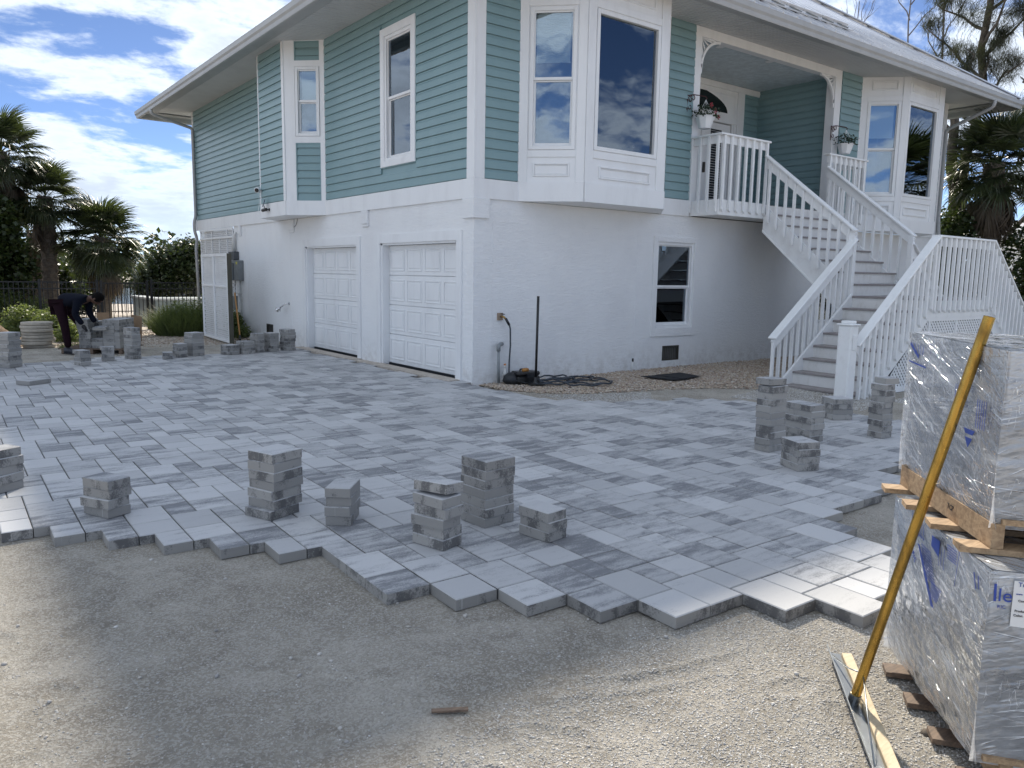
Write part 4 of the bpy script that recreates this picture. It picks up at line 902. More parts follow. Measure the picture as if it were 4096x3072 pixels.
# hanging planters on scroll brackets
def planter(x, z, label, flowers, seed):
    rnd = random.Random(seed); t = thing('hanging_planter', label, 'planter', (x, -.22, z), 'hanging planters on the porch posts')
    mb = MB(); mb.tube([(x-.26, -.02, z+.28), (x-.26, -.02, z+.58)], .009, 6)
    def scroll(cx, cz, r, a0, a1): mb.tube([(cx+r*(1-.55*k/14)*math.cos(a0+(a1-a0)*k/14), -.03-.0*k, cz+r*(1-.55*k/14)*math.sin(a0+(a1-a0)*k/14)) for k in range(15)], .007, 5)
    scroll(x-.20, z+.50, .055, R(180), R(-220)); scroll(x-.20, z+.38, .05, R(180), R(480)); scroll(x-.12, z+.54, .06, R(200), R(-160))
    mb.tube([(x-.26, -.03, z+.56), (x-.15, -.06, z+.585), (x-.05, -.14, z+.57), (x, -.21, z+.55), (x+.015, -.23, z+.52), (x, -.22, z+.495)], .009, 6); mb.build('scroll_bracket', simple('rusty_iron', (.07, .02, .022), .6) if 'rusty_iron' not in MATS else MATS['rusty_iron'], t)
    mb = MB()
    for a in range(4): mb.tube([(x, -.22, z+.495), (x+.15*math.cos(a*math.pi/2+.4), -.22+.15*math.sin(a*math.pi/2+.4), z+.19)], .004, 5)
    mb.build('hanger', M_TRIM, t)
    mb = MB(); mb.lathe((x, -.22, z), [(.105, 0), (.165, .19), (.178, .19), (.178, .205), (.16, .205)], 8); mb.build('pot', M_TRIM, t)
    vs, fs, sd = [], [], []
    for k in range(230):
        a = rnd.random()*2*math.pi; rr = .05+.21*rnd.random(); h = .14+.26*rnd.random()*(1-rr*1.6)-.10*max(0, rr-.16)*4; c = V(x+rr*math.cos(a), -.22+rr*math.sin(a), z+h+.06)
        d = V(rnd.uniform(-1, 1), rnd.uniform(-1, 1), rnd.uniform(-.5, .9)).normalized(); n = d.cross(V(rnd.uniform(-1, 1), rnd.uniform(-1, 1), rnd.uniform(-1, 1))).normalized(); l, w = rnd.uniform(.035, .07), rnd.uniform(.012, .02)
        b0 = len(vs); vs += [c-d*l/2, c+n*w, c+d*l/2, c-n*w]; fs.append([b0, b0+1, b0+2, b0+3]); sd.append(rnd.random())
    fast_mesh('foliage', np.array([tuple(v) for v in vs]), np.array(fs), M_POTLEAF, t, np.array(sd))
    if flowers:
        fm = simple('red_petal', (.30, .012, .035), .5)
        for c in ((x+.13, -.33, z+.30), (x+.26, -.30, z+.22), (x-.02, -.36, z+.38)):
            mb = MB()
            for k in range(5): a = k*R(72); c_ = V(*c); mb.add([c_, c_+V(.04*math.cos(a-.4), 0, .04*math.sin(a-.4)), c_+V(.05*math.cos(a), -.01, .05*math.sin(a)), c_+V(.04*math.cos(a+.4), 0, .04*math.sin(a+.4))], [(0, 1, 2, 3)])
            mb.build('flower', fm, t)
planter(4.78, 4.24, 'white hanging planter with red flowers on the left porch post', True, 3)
planter(9.38, 4.28, 'white hanging planter without flowers on the right porch post', False, 9)
# ------------------------------------------------------------------ ground
_r = random.Random(12)
MARKS = [(_r.uniform(-6.6, -2.6), _r.uniform(-8.9, -5.2), _r.uniform(0, 3.1), _r.uniform(.07, .15), _r.uniform(.035, .06), _r.uniform(.004, .010)) for _ in range(70)]
ARCS = [(-5.2, -8.6, 1.55, 1.5, 2.6, .010), (-5.2, -8.6, 1.70, 1.6, 2.5, .006), (-3.4, -5.2, 2.35, -2.6, -1.6, .007), (-3.4, -5.2, 2.48, -2.5, -1.7, .005), (-7.4, -5.2, 1.5, -1.2, .1, .006)]
def gz(x, y):
    """height of the bare ground"""
    x, y = np.asarray(x, float), np.asarray(y, float)
    base = -.064 + .012*noise2(x+50, y+50, .9, 4)
    camd = np.exp(-(((x+5.2)**2+(y+7.6)**2)/2.4)); base = base + camd*.030*noise2(x+20, y+30, 2.2, 5)
    base = base - .02*np.exp(-(((x+.5)**2)/20+((y-2)**2)/60))
    for (fx, fy, fa, fl, fw, fd) in MARKS:
        u = (x-fx)*math.cos(fa)+(y-fy)*math.sin(fa); v_ = -(x-fx)*math.sin(fa)+(y-fy)*math.cos(fa); e_ = (u/fl)**2+(v_/fw)**2; base = base - fd*np.exp(-e_*e_)+fd*.45*np.exp(-((np.sqrt(e_)-1.35)/.28)**2)
    for (cx_, cy_, rr_, a0_, a1_, am_) in ARCS:
        r_ = np.hypot(x-cx_, y-cy_); an_ = np.arctan2(y-cy_, x-cx_); g_ = np.clip((an_-a0_)*6, 0, 1)*np.clip((a1_-an_)*6, 0, 1); base = base + g_*am_*(np.exp(-((r_-rr_)/.022)**2)-.8*np.exp(-((r_-rr_-.05)/.03)**2))
    bed = 1/(1+np.exp(-np.minimum((y+1.9+.35*x-.7)*7, 60))) * (x > .1) * 1/(1+np.exp(np.clip((y-.2)*9, -60, 60)))
    return base + bed*.045
def sheet(name, x0, x1, y0, y1, nx, ny, zf, m):
    X, Y = np.meshgrid(nx, ny); nx, ny = len(nx), len(ny); Z = zf(X, Y); v = np.stack([X, Y, Z], -1).reshape(-1, 3)
    i = np.arange((ny-1)*(nx-1)); r, c = i//(nx-1), i % (nx-1); a = r*nx+c; f = np.stack([a, a+1, a+nx+1, a+nx], 1); return fast_mesh(name, v, f, m, smooth=True)
struct(tag(sheet('ground', 0, 0, 0, 0, np.r_[-9.5:-7:30j, -6.98:-2.5:300j, -2.47:4.5:110j], np.r_[-10.5:-9.02:14j, -9:-4.6:300j, -4.55:9.2:170j], gz, M_BASE), 'graded grey crushed-shell base around the unfinished paving', 'ground'))
mb = MB()
def flat(x0, x1, y0, y1, z): mb.add([(x0, y0, z), (x1, y0, z), (x1, y1, z), (x0, y1, z)], [(0, 1, 2, 3)])
flat(-400, 400, -400, 400, -.16); struct(tag(mb.build('surrounding_ground', M_SHELLG), 'flat sandy ground reaching away around the house lot', 'ground'))
mb = MB(); flat(-14, 1.5, 9.1, 31.5, -.085); struct(tag(mb.build('shell_yard', M_SHELLG), 'pale shell and gravel yard in sun beyond the fence', 'ground'))
mb = MB(); flat(4.45, 40, -16, 14.4, -.07); struct(tag(mb.build('side_yard', M_BASE), 'bare side yard running right behind the wrapped pallets', 'ground'))
mb = MB(); flat(-60, 80, 31.4, 70, -.10); struct(tag(mb.build('water', M_WATER), 'grey canal water glinting behind the trees', 'water'))
mb = MB(); flat(-60, 80, 69, 90, -.02); struct(tag(mb.build('far_bank', M_BARK), 'dark far bank across the water', 'ground'))
# ------------------------------------------------------------------ paver patio
TH = -math.radians(1.0); UX, UY = np.array([math.cos(TH), math.sin(TH)]), np.array([-math.sin(TH), math.cos(TH)]); PM = .0852; P0_ = np.array([-5.262, -1.920])
PATIO = [(-9.4, -.90), (-6.2, -3.98), (-4.80, -5.40), (-4.80, -5.98), (-3.46, -7.32), (-3.46, -7.10), (-2.72, -7.80), (-2.40, -7.78), (-1.90, -7.42), (-1.95, -6.97), (-1.42, -6.76), (-.38, -6.60), (.0, -6.32), (.7, -6.2), (2.35, -5.95), (2.7, -4.75), (2.05, -4.35), (2.35, -3.35), (1.7, -2.78), (.52, -2.35), (.02, -1.98), (.08, -1.05), (-.06, -.88), (-.06, .26), (-.27, .28), (-.27, 6.42), (-.35, 6.30), (-2.0, 5.85), (-2.6, 6.02), (-3.3, 6.12), (-4.1, 6.12), (-5.0, 5.85), (-5.6, 5.48), (-9.4, 5.2)]
def paver_geo(mb, q, w, h, z1, th, seed, ux=None, uy=None, ch=.0055):
    """one paver: corner q, size w (ux) x h (uy), top z1"""
    ux = UX if ux is None else ux; uy = UY if uy is None else uy; g = .0030
    def P(a, b, z): r = q+ux*a+uy*b; return (r[0], r[1], z)
    c = [(g, g), (w-g, g), (w-g, h-g), (g, h-g)]; ci = [(g+ch, g+ch), (w-g-ch, g+ch), (w-g-ch, h-g-ch), (g+ch, h-g-ch)]
    vs = [P(a, b, z1-th) for a, b in c]+[P(a, b, z1-ch*.8) for a, b in c]+[P(a, b, z1) for a, b in ci]
    fs = [(0, 3, 2, 1), (8, 9, 10, 11)]+[(i, (i+1) % 4, 4+(i+1) % 4, 4+i) for i in range(4)]+[(4+i, 4+(i+1) % 4, 8+(i+1) % 4, 8+i) for i in range(4)]
    mb.add(vs, fs, seed)
tiles = []
for k in range(-60, 60):
    for n in range(-30, 30):
        bx, by = 3*k+5*n, -3*k+4*n
        for (ox, oy, w, h) in ((0, -4, 3, 4), (0, -7, 3, 3), (0, 0, 2, 3)):
            q = P0_+UX*(bx+ox)*PM+UY*(by+oy)*PM; c = q+UX*w*PM/2+UY*h*PM/2
            if -9.5 < c[0] < 3 and -8 < c[1] < 6.5: tiles.append((q, w*PM, h*PM, c))
cs = np.array([t_[3] for t_ in tiles]); keep = inpoly(cs[:, 0], cs[:, 1], PATIO)
# a few cut gaps by the door apron
for gx, gy in ((-.35, 3.35), (-.40, .95)): keep &= ~((abs(cs[:, 0]-gx) < .12) & (abs(cs[:, 1]-gy) < .12))
tiles = [t_ for t_, k in zip(tiles, keep) if k]
def persp(c):
    d = Vector((c[0], c[1], 0))-CAM; zz = d.dot(cf); xx = d.dot(cr)/zz if zz > .1 else 9
    return (d.length + (50 if abs(xx) > .70 or zz < .1 else 0))
tiles.sort(key=lambda t_: persp(t_[3]))
patio = thing('paver_patio', 'new driveway of streaked grey concrete pavers with a stepped unfinished edge', 'paving', (0, 0, 0)); patio['kind'] = 'structure'
rest = MB()
for i, (q, w, h, c) in enumerate(tiles):
    zt = random.uniform(-.0022, .0012); sd = random.random()*9
    if i < 300:
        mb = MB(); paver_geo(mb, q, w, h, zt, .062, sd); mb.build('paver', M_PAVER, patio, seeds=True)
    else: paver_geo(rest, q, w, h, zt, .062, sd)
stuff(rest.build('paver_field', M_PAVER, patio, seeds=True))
# ------------------------------------------------------------------ loose pavers in stacks: every paver is its own thing
ORD = ['bottom', 'second-lowest', 'third-lowest', 'fourth-lowest', 'fifth-lowest', 'sixth-lowest', 'seventh-lowest', 'eighth-lowest', 'ninth-lowest', 'tenth-lowest']
def stack(n, corner, da, db, la, lb, where, group, jit=.009, jrot=2.4, th=.0625, seed=0, tilt=None, z0=.002, first=None):
    """n pavers; corner = front corner, da/db directions (deg) of the two visible sides"""
    jit *= .8; rnd = random.Random(seed); A = np.array([math.cos(R(da)), math.sin(R(da))]); B = np.array([math.cos(R(db)), math.sin(R(db))])
    c0 = np.array(corner)+A*la/2+B*lb/2
    for k in range(n):
        an = R(rnd.uniform(-jrot, jrot)) if k else 0; off = np.array([rnd.uniform(-jit, jit), rnd.uniform(-jit, jit)]) if k else np.zeros(2)
        if first and k == 0: off = np.array(first)
        ux = np.array([A[0]*math.cos(an)-A[1]*math.sin(an), A[0]*math.sin(an)+A[1]*math.cos(an)]); uy = np.array([-ux[1], ux[0]])
        if np.dot(uy, B) < 0: uy = -uy
        q = -ux*la/2-uy*lb/2
        mb = MB(); ccw = ux[0]*uy[1]-ux[1]*uy[0] > 0
        if ccw: paver_geo(mb, q, la, lb, th, th-.0008, rnd.random()*9, ux, uy)
        else: paver_geo(mb, q, lb, la, th, th-.0008, rnd.random()*9, uy, ux)
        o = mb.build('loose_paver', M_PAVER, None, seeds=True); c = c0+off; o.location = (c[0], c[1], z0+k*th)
        pos = 'topmost' if k == n-1 else ORD[k]
        tag(o, f'{pos} paver of the {where}', 'paver', group)
        if tilt and k == n-1: o.rotation_euler = tilt[0]; o.location = (c[0]+tilt[1][0], c[1]+tilt[1][1], z0+k*th+tilt[1][2])
GF = 'loose pavers stacked near the front edge of the paving'; GS = 'loose pavers stacked by the staircase'; GB = 'loose pavers stacked along the far edge of the paving'
W3, W2_, W4 = 3*PM, 2*PM, 4*PM
stack(5, (-6.22, -3.09), 35, 125, W3, W2_, 'dark stack cut off by the left picture edge', GF, .02, 7, seed=1)
stack(4, (-5.63, -4.09), 25, 128, W2_, W3, 'four-high front stack furthest left on the open paving', GF, .02, 7, seed=2)
stack(7, (-4.77, -4.72), 22, 118, W3, W4*.72, 'seven-high stack left of centre with turned base', GF, .008, 3, seed=3, first=(-.03, -.01))
stack(4, (-4.555, -5.01), -38, 52, W2_, W3, 'narrow four-high stack facing the camera flat on', GF, .014, 5, seed=4)
stack(6, (-4.19, -5.84), 15, 102, W2_, W3, 'crooked six-high stack left of the centre tower', GF, .013, 4, seed=5, tilt=((R(-3), R(5), R(6)), (.02, 0, .012)))
stack(7, (-3.75, -5.64), 5, 92, W3, W3, 'tidy seven-high tower in the centre foreground', GF, .007, 1.5, seed=6)
stack(3, (-3.57, -6.08), 8, 102, W2_, W3, 'three-high stack right of the centre tower', GF, .008, 2, seed=7)
stack(11, (-.225, -5.335), 0, 118, W3*.95, W2_, 'tallest eleven-high column in front of the stair foot', GS, .010, 2, seed=8, tilt=((0, R(2), R(-4)), (-.02, .0, .008)))
stack(6, (.49, -5.31), -8, 92, W3*.8, W4, 'six-high stack between the tall column and the post', GS, .008, 2, seed=9)
stack(4, (-.66, -5.92), -22, 80, W3*.85, W3, 'low four-high stack nearest the camera on the stair side', GS, .006, 2, seed=10)
stack(4, (1.88, -4.74), -30, 75, W3, W3, 'dark four-high stack in front of the white post', GS, .014, 4, seed=11)
stack(10, (1.30, -5.60), -8, 80, W2_, W2_, 'ten-high column with an overhanging lid, right of the post', GS, .010, 3, seed=12, tilt=((0, 0, R(-12)), (.05, .0, .0)))
stack(9, (-5.46, 5.14), 37, 130, W3*.95, W3, 'nine-high column at the far left edge of the paving', GB, .014, 4, seed=13)
stack(4, (-4.48, 4.93), 15, 110, W2_, W3, 'spread four-high stack just in front of the worker', GB, .03, 9, seed=14)
stack(4, (-4.05, 5.48), -5, 105, W3*.8, W2_, 'four-high stack in front of the half-empty pallet', GB, .010, 5, seed=15)
stack(9, (-3.555, 5.56), 22, 118, W2_, W3, 'nine-high column right of the half-empty pallet', GB, .010, 3, seed=16)
stack(2, (-3.13, 5.30), -10, 80, W2_, W2_, 'tiny two-high stack on the far edge', GB, .006, 3, seed=17)
stack(4, (-2.78, 5.47), 10, 115, W2_, W3, 'four-high stack beside the two-high one', GB, .01, 4, seed=18)
stack(7, (-2.53, 5.58), 20, 110, W3, W3, 'seven-high column left of the lattice gate', GB, .012, 3, seed=19)
stack(3, (-1.92, 5.47), 15, 105, W3, W3, 'three-high stack in front of the lattice gate', GB, .012, 4, seed=20)
stack(4, (-1.61, 5.48), 15, 105, W3, W3, 'four-high stack right of the lattice gate', GB, .01, 4, seed=21)
stack(6, (-1.28, 5.68), 15, 105, W2_, W3, 'six-high stack tucked behind its four-high neighbour', GB, .01, 4, seed=22)
stack(6, (-.99, 5.73), 12, 105, W3*.8, W3, 'six-high stack below the crawl vent', GB, .01, 5, seed=23)
stack(7, (-.64, 5.74), 15, 105, W3*.8, W3, 'seven-high stack beside the garage door casing', GB, .012, 6, seed=24)
mb = MB(); A = np.array([.83, .56]); paver_geo(mb, np.array([0., 0.]), W4, W3, .0625, .06, 4.2, A, np.array([-.56, .83])); o = mb.build('loose_paver', M_PAVER, None, seeds=True); o.location = (-5.42, 2.80, .002)
tag(o, 'single loose paver lying alone on the finished paving at left', 'paver')
# ------------------------------------------------------------------ gravel and stones
n = 190000; px = -6.9+4.2*np.random.rand(n); py = -9.2+3.4*np.random.rand(n)
cov = .9*noise2(px+9, py+4, 1.6, 4)+ np.clip(-(py+7.30-.10*(px+5))*2.4, -1.4, 1.0)*.85
kp = (cov > .30+.35*(np.random.rand(n)-.5)) | (np.random.rand(n) < .06); d_ = np.hypot(px+6.525, py+9.559); kp &= d_ > 1.0; kp &= ~inpoly(px, py, PATIO)
px, py = px[kp], py[kp]; sz = .0022+.0048*np.random.rand(len(px))**2.0; pts = np.stack([px, py, gz(px, py)+sz*.15], 1)
stuff(tag(pebbles('gravel', pts, sz, M_CHIP), 'loose pale shell gravel scattered over the foreground', 'gravel'))
n = 9000; px = -8+8*np.random.rand(n); py = -8.6+5*np.random.rand(n); kp = ~inpoly(px, py, PATIO) & (np.hypot(px+6.5, py+9.5) > 1.5); px, py = px[kp], py[kp]
sz = .0020+.0055*np.random.rand(len(px))**4; stuff(tag(pebbles('gravel', np.stack([px, py, gz(px, py)+sz*.1], 1), sz, M_CHIP), 'sparse bright shell flecks on the graded base', 'gravel'))
BED = [(.02, -.02), (.03, -.60), (.42, -1.15), (.9, -1.45), (1.9, -1.75), (2.9, -2.1), (3.6, -2.55), (4.3, -2.45), (9, -2.4), (9, -.02)]
n = 26000; px = 9*np.random.rand(n)**1.2; py = -2.7*np.random.rand(n); kp = inpoly(px, py, BED); px, py = px[kp], py[kp]
sz = .013+.013*np.random.rand(len(px)); stuff(tag(pebbles('river_stone_bed', np.stack([px, py, gz(px, py)+.002+.014*np.random.rand(len(px))], 1), sz, M_RIVER, ico=True), 'bed of tan river stones along the white wall', 'stone bed'))
WB = [(.35, -1.2), (.95, -1.50), (1.9, -1.82), (1.5, -2.3), (.75, -2.25), (.45, -1.9)]; WB2 = [(2.6, -2.7), (3.4, -2.55), (4.35, -2.5), (4.35, -3.6), (4.2, -4.5), (5.5, -4.6), (5.5, -4.0), (3.2, -4.35), (2.9, -3.5)]
n = 30000; px = .2+5.4*np.random.rand(n); py = -4.7+3.6*np.random.rand(n); kp = inpoly(px, py, WB) | inpoly(px, py, WB2); px, py = px[kp], py[kp]
sz = .007+.008*np.random.rand(len(px)); stuff(tag(pebbles('white_stone_chips', np.stack([px, py, gz(px, py)+.004], 1), sz, M_WCHIP), 'white stone chips at the foot of the staircase', 'stone chips'))
n = 7000; px = -4.6+4.5*np.random.rand(n); py = 7.6+6.0*np.random.rand(n); kp = (py > 8.4+.8*noise2(px, py, 1, 2)) & (px > -4.3); px, py = px[kp], py[kp]
sz = .010+.016*np.random.rand(len(px)); stuff(tag(pebbles('rubble', np.stack([px, py, -.078+.01*np.random.rand(len(px))], 1), sz, M_RIVER), 'scattered stones and shell rubble in front of the fence', 'rubble'))
n = 160; px = -.05-.75*np.random.rand(n); py = 7.2+2.6*np.random.rand(n); sz = .02+.05*np.random.rand(n)**2; stuff(tag(pebbles('rubble', np.stack([px, py, -.05+sz*.3], 1), sz, M_RIVER, ico=True), 'heap of loose rocks and rubble by the crawl vent', 'rubble'))
mb = MB(); mb.obox((-5.005, -7.20, -.052), (.062, -.035, .0), (.006, .010, 0), (0, 0, .005)); tag(mb.build('wood_splinter', M_PINED, bevel=.002), 'dark splinter of wood lying on the shell base', 'splinter')

n = 260; px = -6.9+4.4*np.random.rand(n); py = -9.0+4.2*np.random.rand(n); kp = ~inpoly(px, py, PATIO) & (np.hypot(px+6.5, py+9.5) > 1.2); px, py = px[kp], py[kp]; sz = .006+.008*np.random.rand(len(px))**2
stuff(tag(pebbles('pebbles', np.stack([px, py, gz(px, py)+sz*.3], 1), sz, M_CHIP, ico=True), 'few larger pebbles lying about on the crushed base', 'pebbles'))
for (x_, y_, s_, lb) in ((-6.05, -7.02, .016, 'small black chip on the sunlit base near the bottom left corner'), (-3.62, -8.36, .022, 'dark clod of dirt lying between the rake and the lower pallet')):
    o = pebbles('dark_chip', np.array([[x_, y_, float(gz(x_, y_))+.006]]), np.array([s_]), M_RUBBER if x_ < -5 else M_BARK, ico=True); tag(o, lb, 'debris')
# ------------------------------------------------------------------ wrapped pallets at right
def wrap_mat():
    b = NB('stretch_film'); p = b.pos()
    u = b.math('ADD', b.math('MULTIPLY', b.sepz(p, 0), 1.30), b.math('MULTIPLY', b.sepz(p, 1), -0.085)); v = b.sepz(p)
    def crease_glint(th, su, sv, off, wdt):
        c, s_ = math.cos(R(th)), math.sin(R(th))
        a = b.math('ADD', b.math('MULTIPLY', u, c), b.math('MULTIPLY', v, s_)); d = b.math('SUBTRACT', b.math('MULTIPLY', v, c), b.math('MULTIPLY', u, s_))
        n = b.noise(b.comb(b.math('MULTIPLY', a, su), b.math('MULTIPLY', d, sv), off), 1.0, 3, 0.5, 0.0)
        ln = b.rng(b.math('ABSOLUTE', b.math('SUBTRACT', n, 0.5)), wdt, 0.0); gate = b.rng(b.noise(b.comb(b.math('MULTIPLY', a, 5.0), b.math('MULTIPLY', d, 7.0), off+3), 1.0, 3, .6), 0.48, 0.60)
        return n, b.math('MULTIPLY', ln, gate)
    nA, cA = crease_glint(18, .8, 24, 1.7, .018); nB, cB = crease_glint(38, .9, 20, 5.1, .016); nC, cC = crease_glint(-8, .8, 28, 9.3, .014); nD, cD = crease_glint(88, 6, 30, 12.0, .012)
    lines = b.math('MAXIMUM', b.math('MAXIMUM', cA, cB), b.math('MAXIMUM', cC, b.math('MULTIPLY', cD, .8)))
    hgt = b.math('ADD', b.math('ADD', nA, nB), b.math('ADD', b.math('MULTIPLY', nC, .6), b.math('MULTIPLY', nD, .5)))
    n1 = b.bump(hgt, .8, .018); n2 = b.bump(lines, .8, .004, n1)
    tr = b.add('ShaderNodeBsdfTransparent'); tr.inputs[0].default_value = (.95, .965, .98, 1)
    gl = b.add('ShaderNodeBsdfGlossy'); gl.inputs['Roughness'].default_value = .10; b.l.new(n2, gl.inputs['Normal']); gl.inputs['Color'].default_value = (.95, .97, 1, 1)
    df = b.add('ShaderNodeBsdfDiffuse'); df.inputs[0].default_value = (.92, .94, .97, 1); b.l.new(n1, df.inputs['Normal'])
    lf = b.add('ShaderNodeBsdfTranslucent'); lf.inputs[0].default_value = (.92, .94, .97, 1)
    dm = b.add('ShaderNodeMixShader'); dm.inputs[0].default_value = .30; b.l.new(df.outputs[0], dm.inputs[1]); b.l.new(lf.outputs[0], dm.inputs[2])
    cloud = b.noise(b.comb(b.math('MULTIPLY', u, 3.0), b.math('MULTIPLY', v, 5.0), 2.0), 1.0, 6, .65)
    haze = b.math('ADD', b.rng(cloud, .30, .72, .26, .56), b.math('MULTIPLY', lines, .75), clamp=True)  # milky film, plus sun glints painted white along the creases
    m1 = b.add('ShaderNodeMixShader'); b.l.new(haze, m1.inputs[0]); b.l.new(tr.outputs[0], m1.inputs[1]); b.l.new(dm.outputs[0], m1.inputs[2])
    fr = b.add('ShaderNodeFresnel'); fr.inputs[0].default_value = 1.45; b.l.new(n2, fr.inputs['Normal'])
    m2 = b.add('ShaderNodeMixShader'); b.l.new(b.math('ADD', b.math('MULTIPLY', fr.outputs[0], 1.8), b.math('ADD', .06, b.math('MULTIPLY', lines, .25)), clamp=True), m2.inputs[0]); b.l.new(m1.outputs[0], m2.inputs[1]); b.l.new(gl.outputs[0], m2.inputs[2])
    b.l.new(m2.outputs[0], b.o.inputs[0]); return reg(b)
M_FILM = wrap_mat()
M_BAG = simple('white_poly_bag', (.80, .82, .84), .38, var=.1, scale=6); M_BLUE = simple('blue_ink', (.03, .07, .34), .45); M_INK = simple('black_ink', (.015, .015, .02), .6); M_LABEL = simple('paper_label', (.78, .78, .77), .6, var=.03)
def text(parent, name, s, c, right, up, size, m, align='LEFT', depth=.0008):
    cu = bpy.data.curves.new(name, 'FONT'); cu.body = s; cu.size = size; cu.align_x = align; cu.extrude = depth; cu.resolution_u = 3
    o = bpy.data.objects.new(name, cu); COL.objects.link(o); dg = bpy.context.evaluated_depsgraph_get(); me = bpy.data.meshes.new_from_object(o.evaluated_get(dg)); bpy.data.objects.remove(o)
    r, u = Vector(right).normalized(), Vector(up).normalized(); n = r.cross(u); me.materials.clear(); me.materials.append(m)
    M4 = Matrix(((r.x, u.x, n.x, 0), (r.y, u.y, n.y, 0), (r.z, u.z, n.z, 0), (0, 0, 0, 1))); me.transform(M4)
    o = bpy.data.objects.new(name, me); COL.objects.link(o); o.parent = parent; o.location = Vector(c)-world_loc(parent); return o
PA = V(.70, .715, 0).normalized(); PB = V(.60, -.80, 0).normalized()      # side (away) and front (right) directions
def wrapped_pallet(name, near, zg, ztop, n, label, group, la=.83, lb=1.0, inset=.02):
    """near = near corner of the paver load; zg underside of the timber"""
    nr = V(near[0], near[1], 0); t = thing(name, label, 'pallet', (near[0]+.2, near[1]+.2, zg), group)
    ph = .125; lz = zg+ph; Z = V(0, 0, 1)
    pal = MB(); pal.beam(nr+PA*.0+PB*inset+Z*(zg+.065), nr+PA*la+PB*inset+Z*(zg+.065), .04, .085); pal = pal.build('pallet', M_PINE, t)
    for d in (.48, .96):
        mb = MB(); mb.beam(nr+PB*d+Z*(zg+.065), nr+PB*d+PA*la+Z*(zg+.065), .04, .085); mb.build('stringer', M_PINE, pal)
    for k in range(4):
        a = .04+(la-.10)*k/3; mb = MB(); c = nr+PA*a; mb.beam(c-PB*(.085 if zg > .3 else .02)+Z*(zg+.011), c+PB*1.02+Z*(zg+.011), .088, .02); mb.build('bottom_plank', M_PINE if zg > .3 else M_PINED, pal)
    for k in range(6):
        a = .03+(la-.06)*k/5; mb = MB(); c = nr+PA*a; mb.beam(c+PB*.03+Z*(zg+.118), c+PB*1.0+Z*(zg+.118), .085, .018); mb.build('top_plank', M_PINE, pal)
    th = (ztop-lz)/n; na, nb = 3, 3; rnd = random.Random(int(zg*100)+5)
    wa, wb = la/na, lb/nb; ua, ub = np.array([PA.x, PA.y]), np.array([PB.x, PB.y])
    for k in range(n):
        jo = (rnd.uniform(-.006, .006), rnd.uniform(-.006, .006))
        for i in range(na):
            for j in range(nb):
                if j and i: continue
                q = np.array([nr.x, nr.y])+ua*(i*wa+jo[0]+.003)+ub*(j*wb+jo[1]+.003)
                mb = MB(); uy = ua; ux = ub      # ux x uy must be ccw
                paver_geo(mb, q, wb-.004, wa-.004, lz+(k+1)*th, th-.003, rnd.random()*9, ux, uy); mb.build('wrapped_paver', M_PAVER, t, seeds=True)
    # stretch film following the load, slightly crumpled
    N_ = 26; e = .010; cor = [nr-PA*e-PB*e, nr+PB*(lb+e)-PA*e, nr+PB*(lb+e)+PA*(la+e), nr+PA*(la+e)-PB*e]
    rs = np.random.RandomState(int(zg*10)+3); vs, fs = [], []
    for s_ in range(4):
        p, q = cor[s_], cor[(s_+1) % 4]; n_ = (q-p).normalized().cross(Z); b0 = len(vs)
        for iz in range(N_+1):
            z = lz-.035+(ztop+.004-lz+.035)*iz/N_
            for ix in range(N_+1):
                u = ix/N_; am = .0055*math.sin(math.pi*u) ; w_ = rs.rand(); x = p.lerp(q, u)
                off = am*(.6*math.sin(iz*1.9+u*17+math.sin(iz*.7)*2)+.9*(w_-.3)); taper = -.020*(1-iz/N_)**8
                vs.append(tuple(x+n_*(off+taper)+Z*z))
        for iz in range(N_):
            for ix in range(N_): a = b0+iz*(N_+1)+ix; fs.append((a, a+1, a+N_+2, a+N_+1))
    b0 = len(vs)
    for iy in range(N_+1):
        for ix in range(N_+1):
            x = cor[0].lerp(cor[1], ix/N_).lerp(cor[3].lerp(cor[2], ix/N_), iy/N_); vs.append(tuple(x+Z*(ztop+.006+.004*rs.rand())))
    for iy in range(N_):
        for ix in range(N_): a = b0+iy*(N_+1)+ix; fs.append((a, a+1, a+N_+2, a+N_+1))
    o = fast_mesh('stretch_film', np.array(vs), np.array(fs), M_FILM, t, smooth=False)
    return t, lz, th
NEAR1 = (-3.84, -8.60); NEAR2 = (-3.72, -8.54)
tl, lz1, th1 = wrapped_pallet('lower_wrapped_pallet', NEAR1, -.055, .705, 8, 'lower film-wrapped pallet of pavers standing on the gravel', 'film-wrapped pallets of pavers', inset=.10)
tu, lz2, th2 = wrapped_pallet('upper_wrapped_pallet', NEAR2, .715, 1.40, 8, 'upper film-wrapped pallet of pavers stacked on the other', 'film-wrapped pallets of pavers')
ZV = V(0, 0, 1)
def sidep(near, a, z, off=.004): return V(near[0], near[1], 0)+PA*a-PB*off+ZV*z          # on the long left face
def frontp(near, a, z, off=.004): return V(near[0], near[1], 0)+PB*a-PA*off+ZV*z         # on the front face
def bag(parent, near, polys, name='cover_sheet', m=None):
    for kind, poly in polys:
        mb = MB(); f = {'s': sidep, 'f': frontp}[kind]; pts = [f(near, a, z, .0035) for a, z in poly]
        mb.prism(pts, (-PB if kind == 's' else -PA)*.0018); mb.build(name, m or M_BAG, parent)
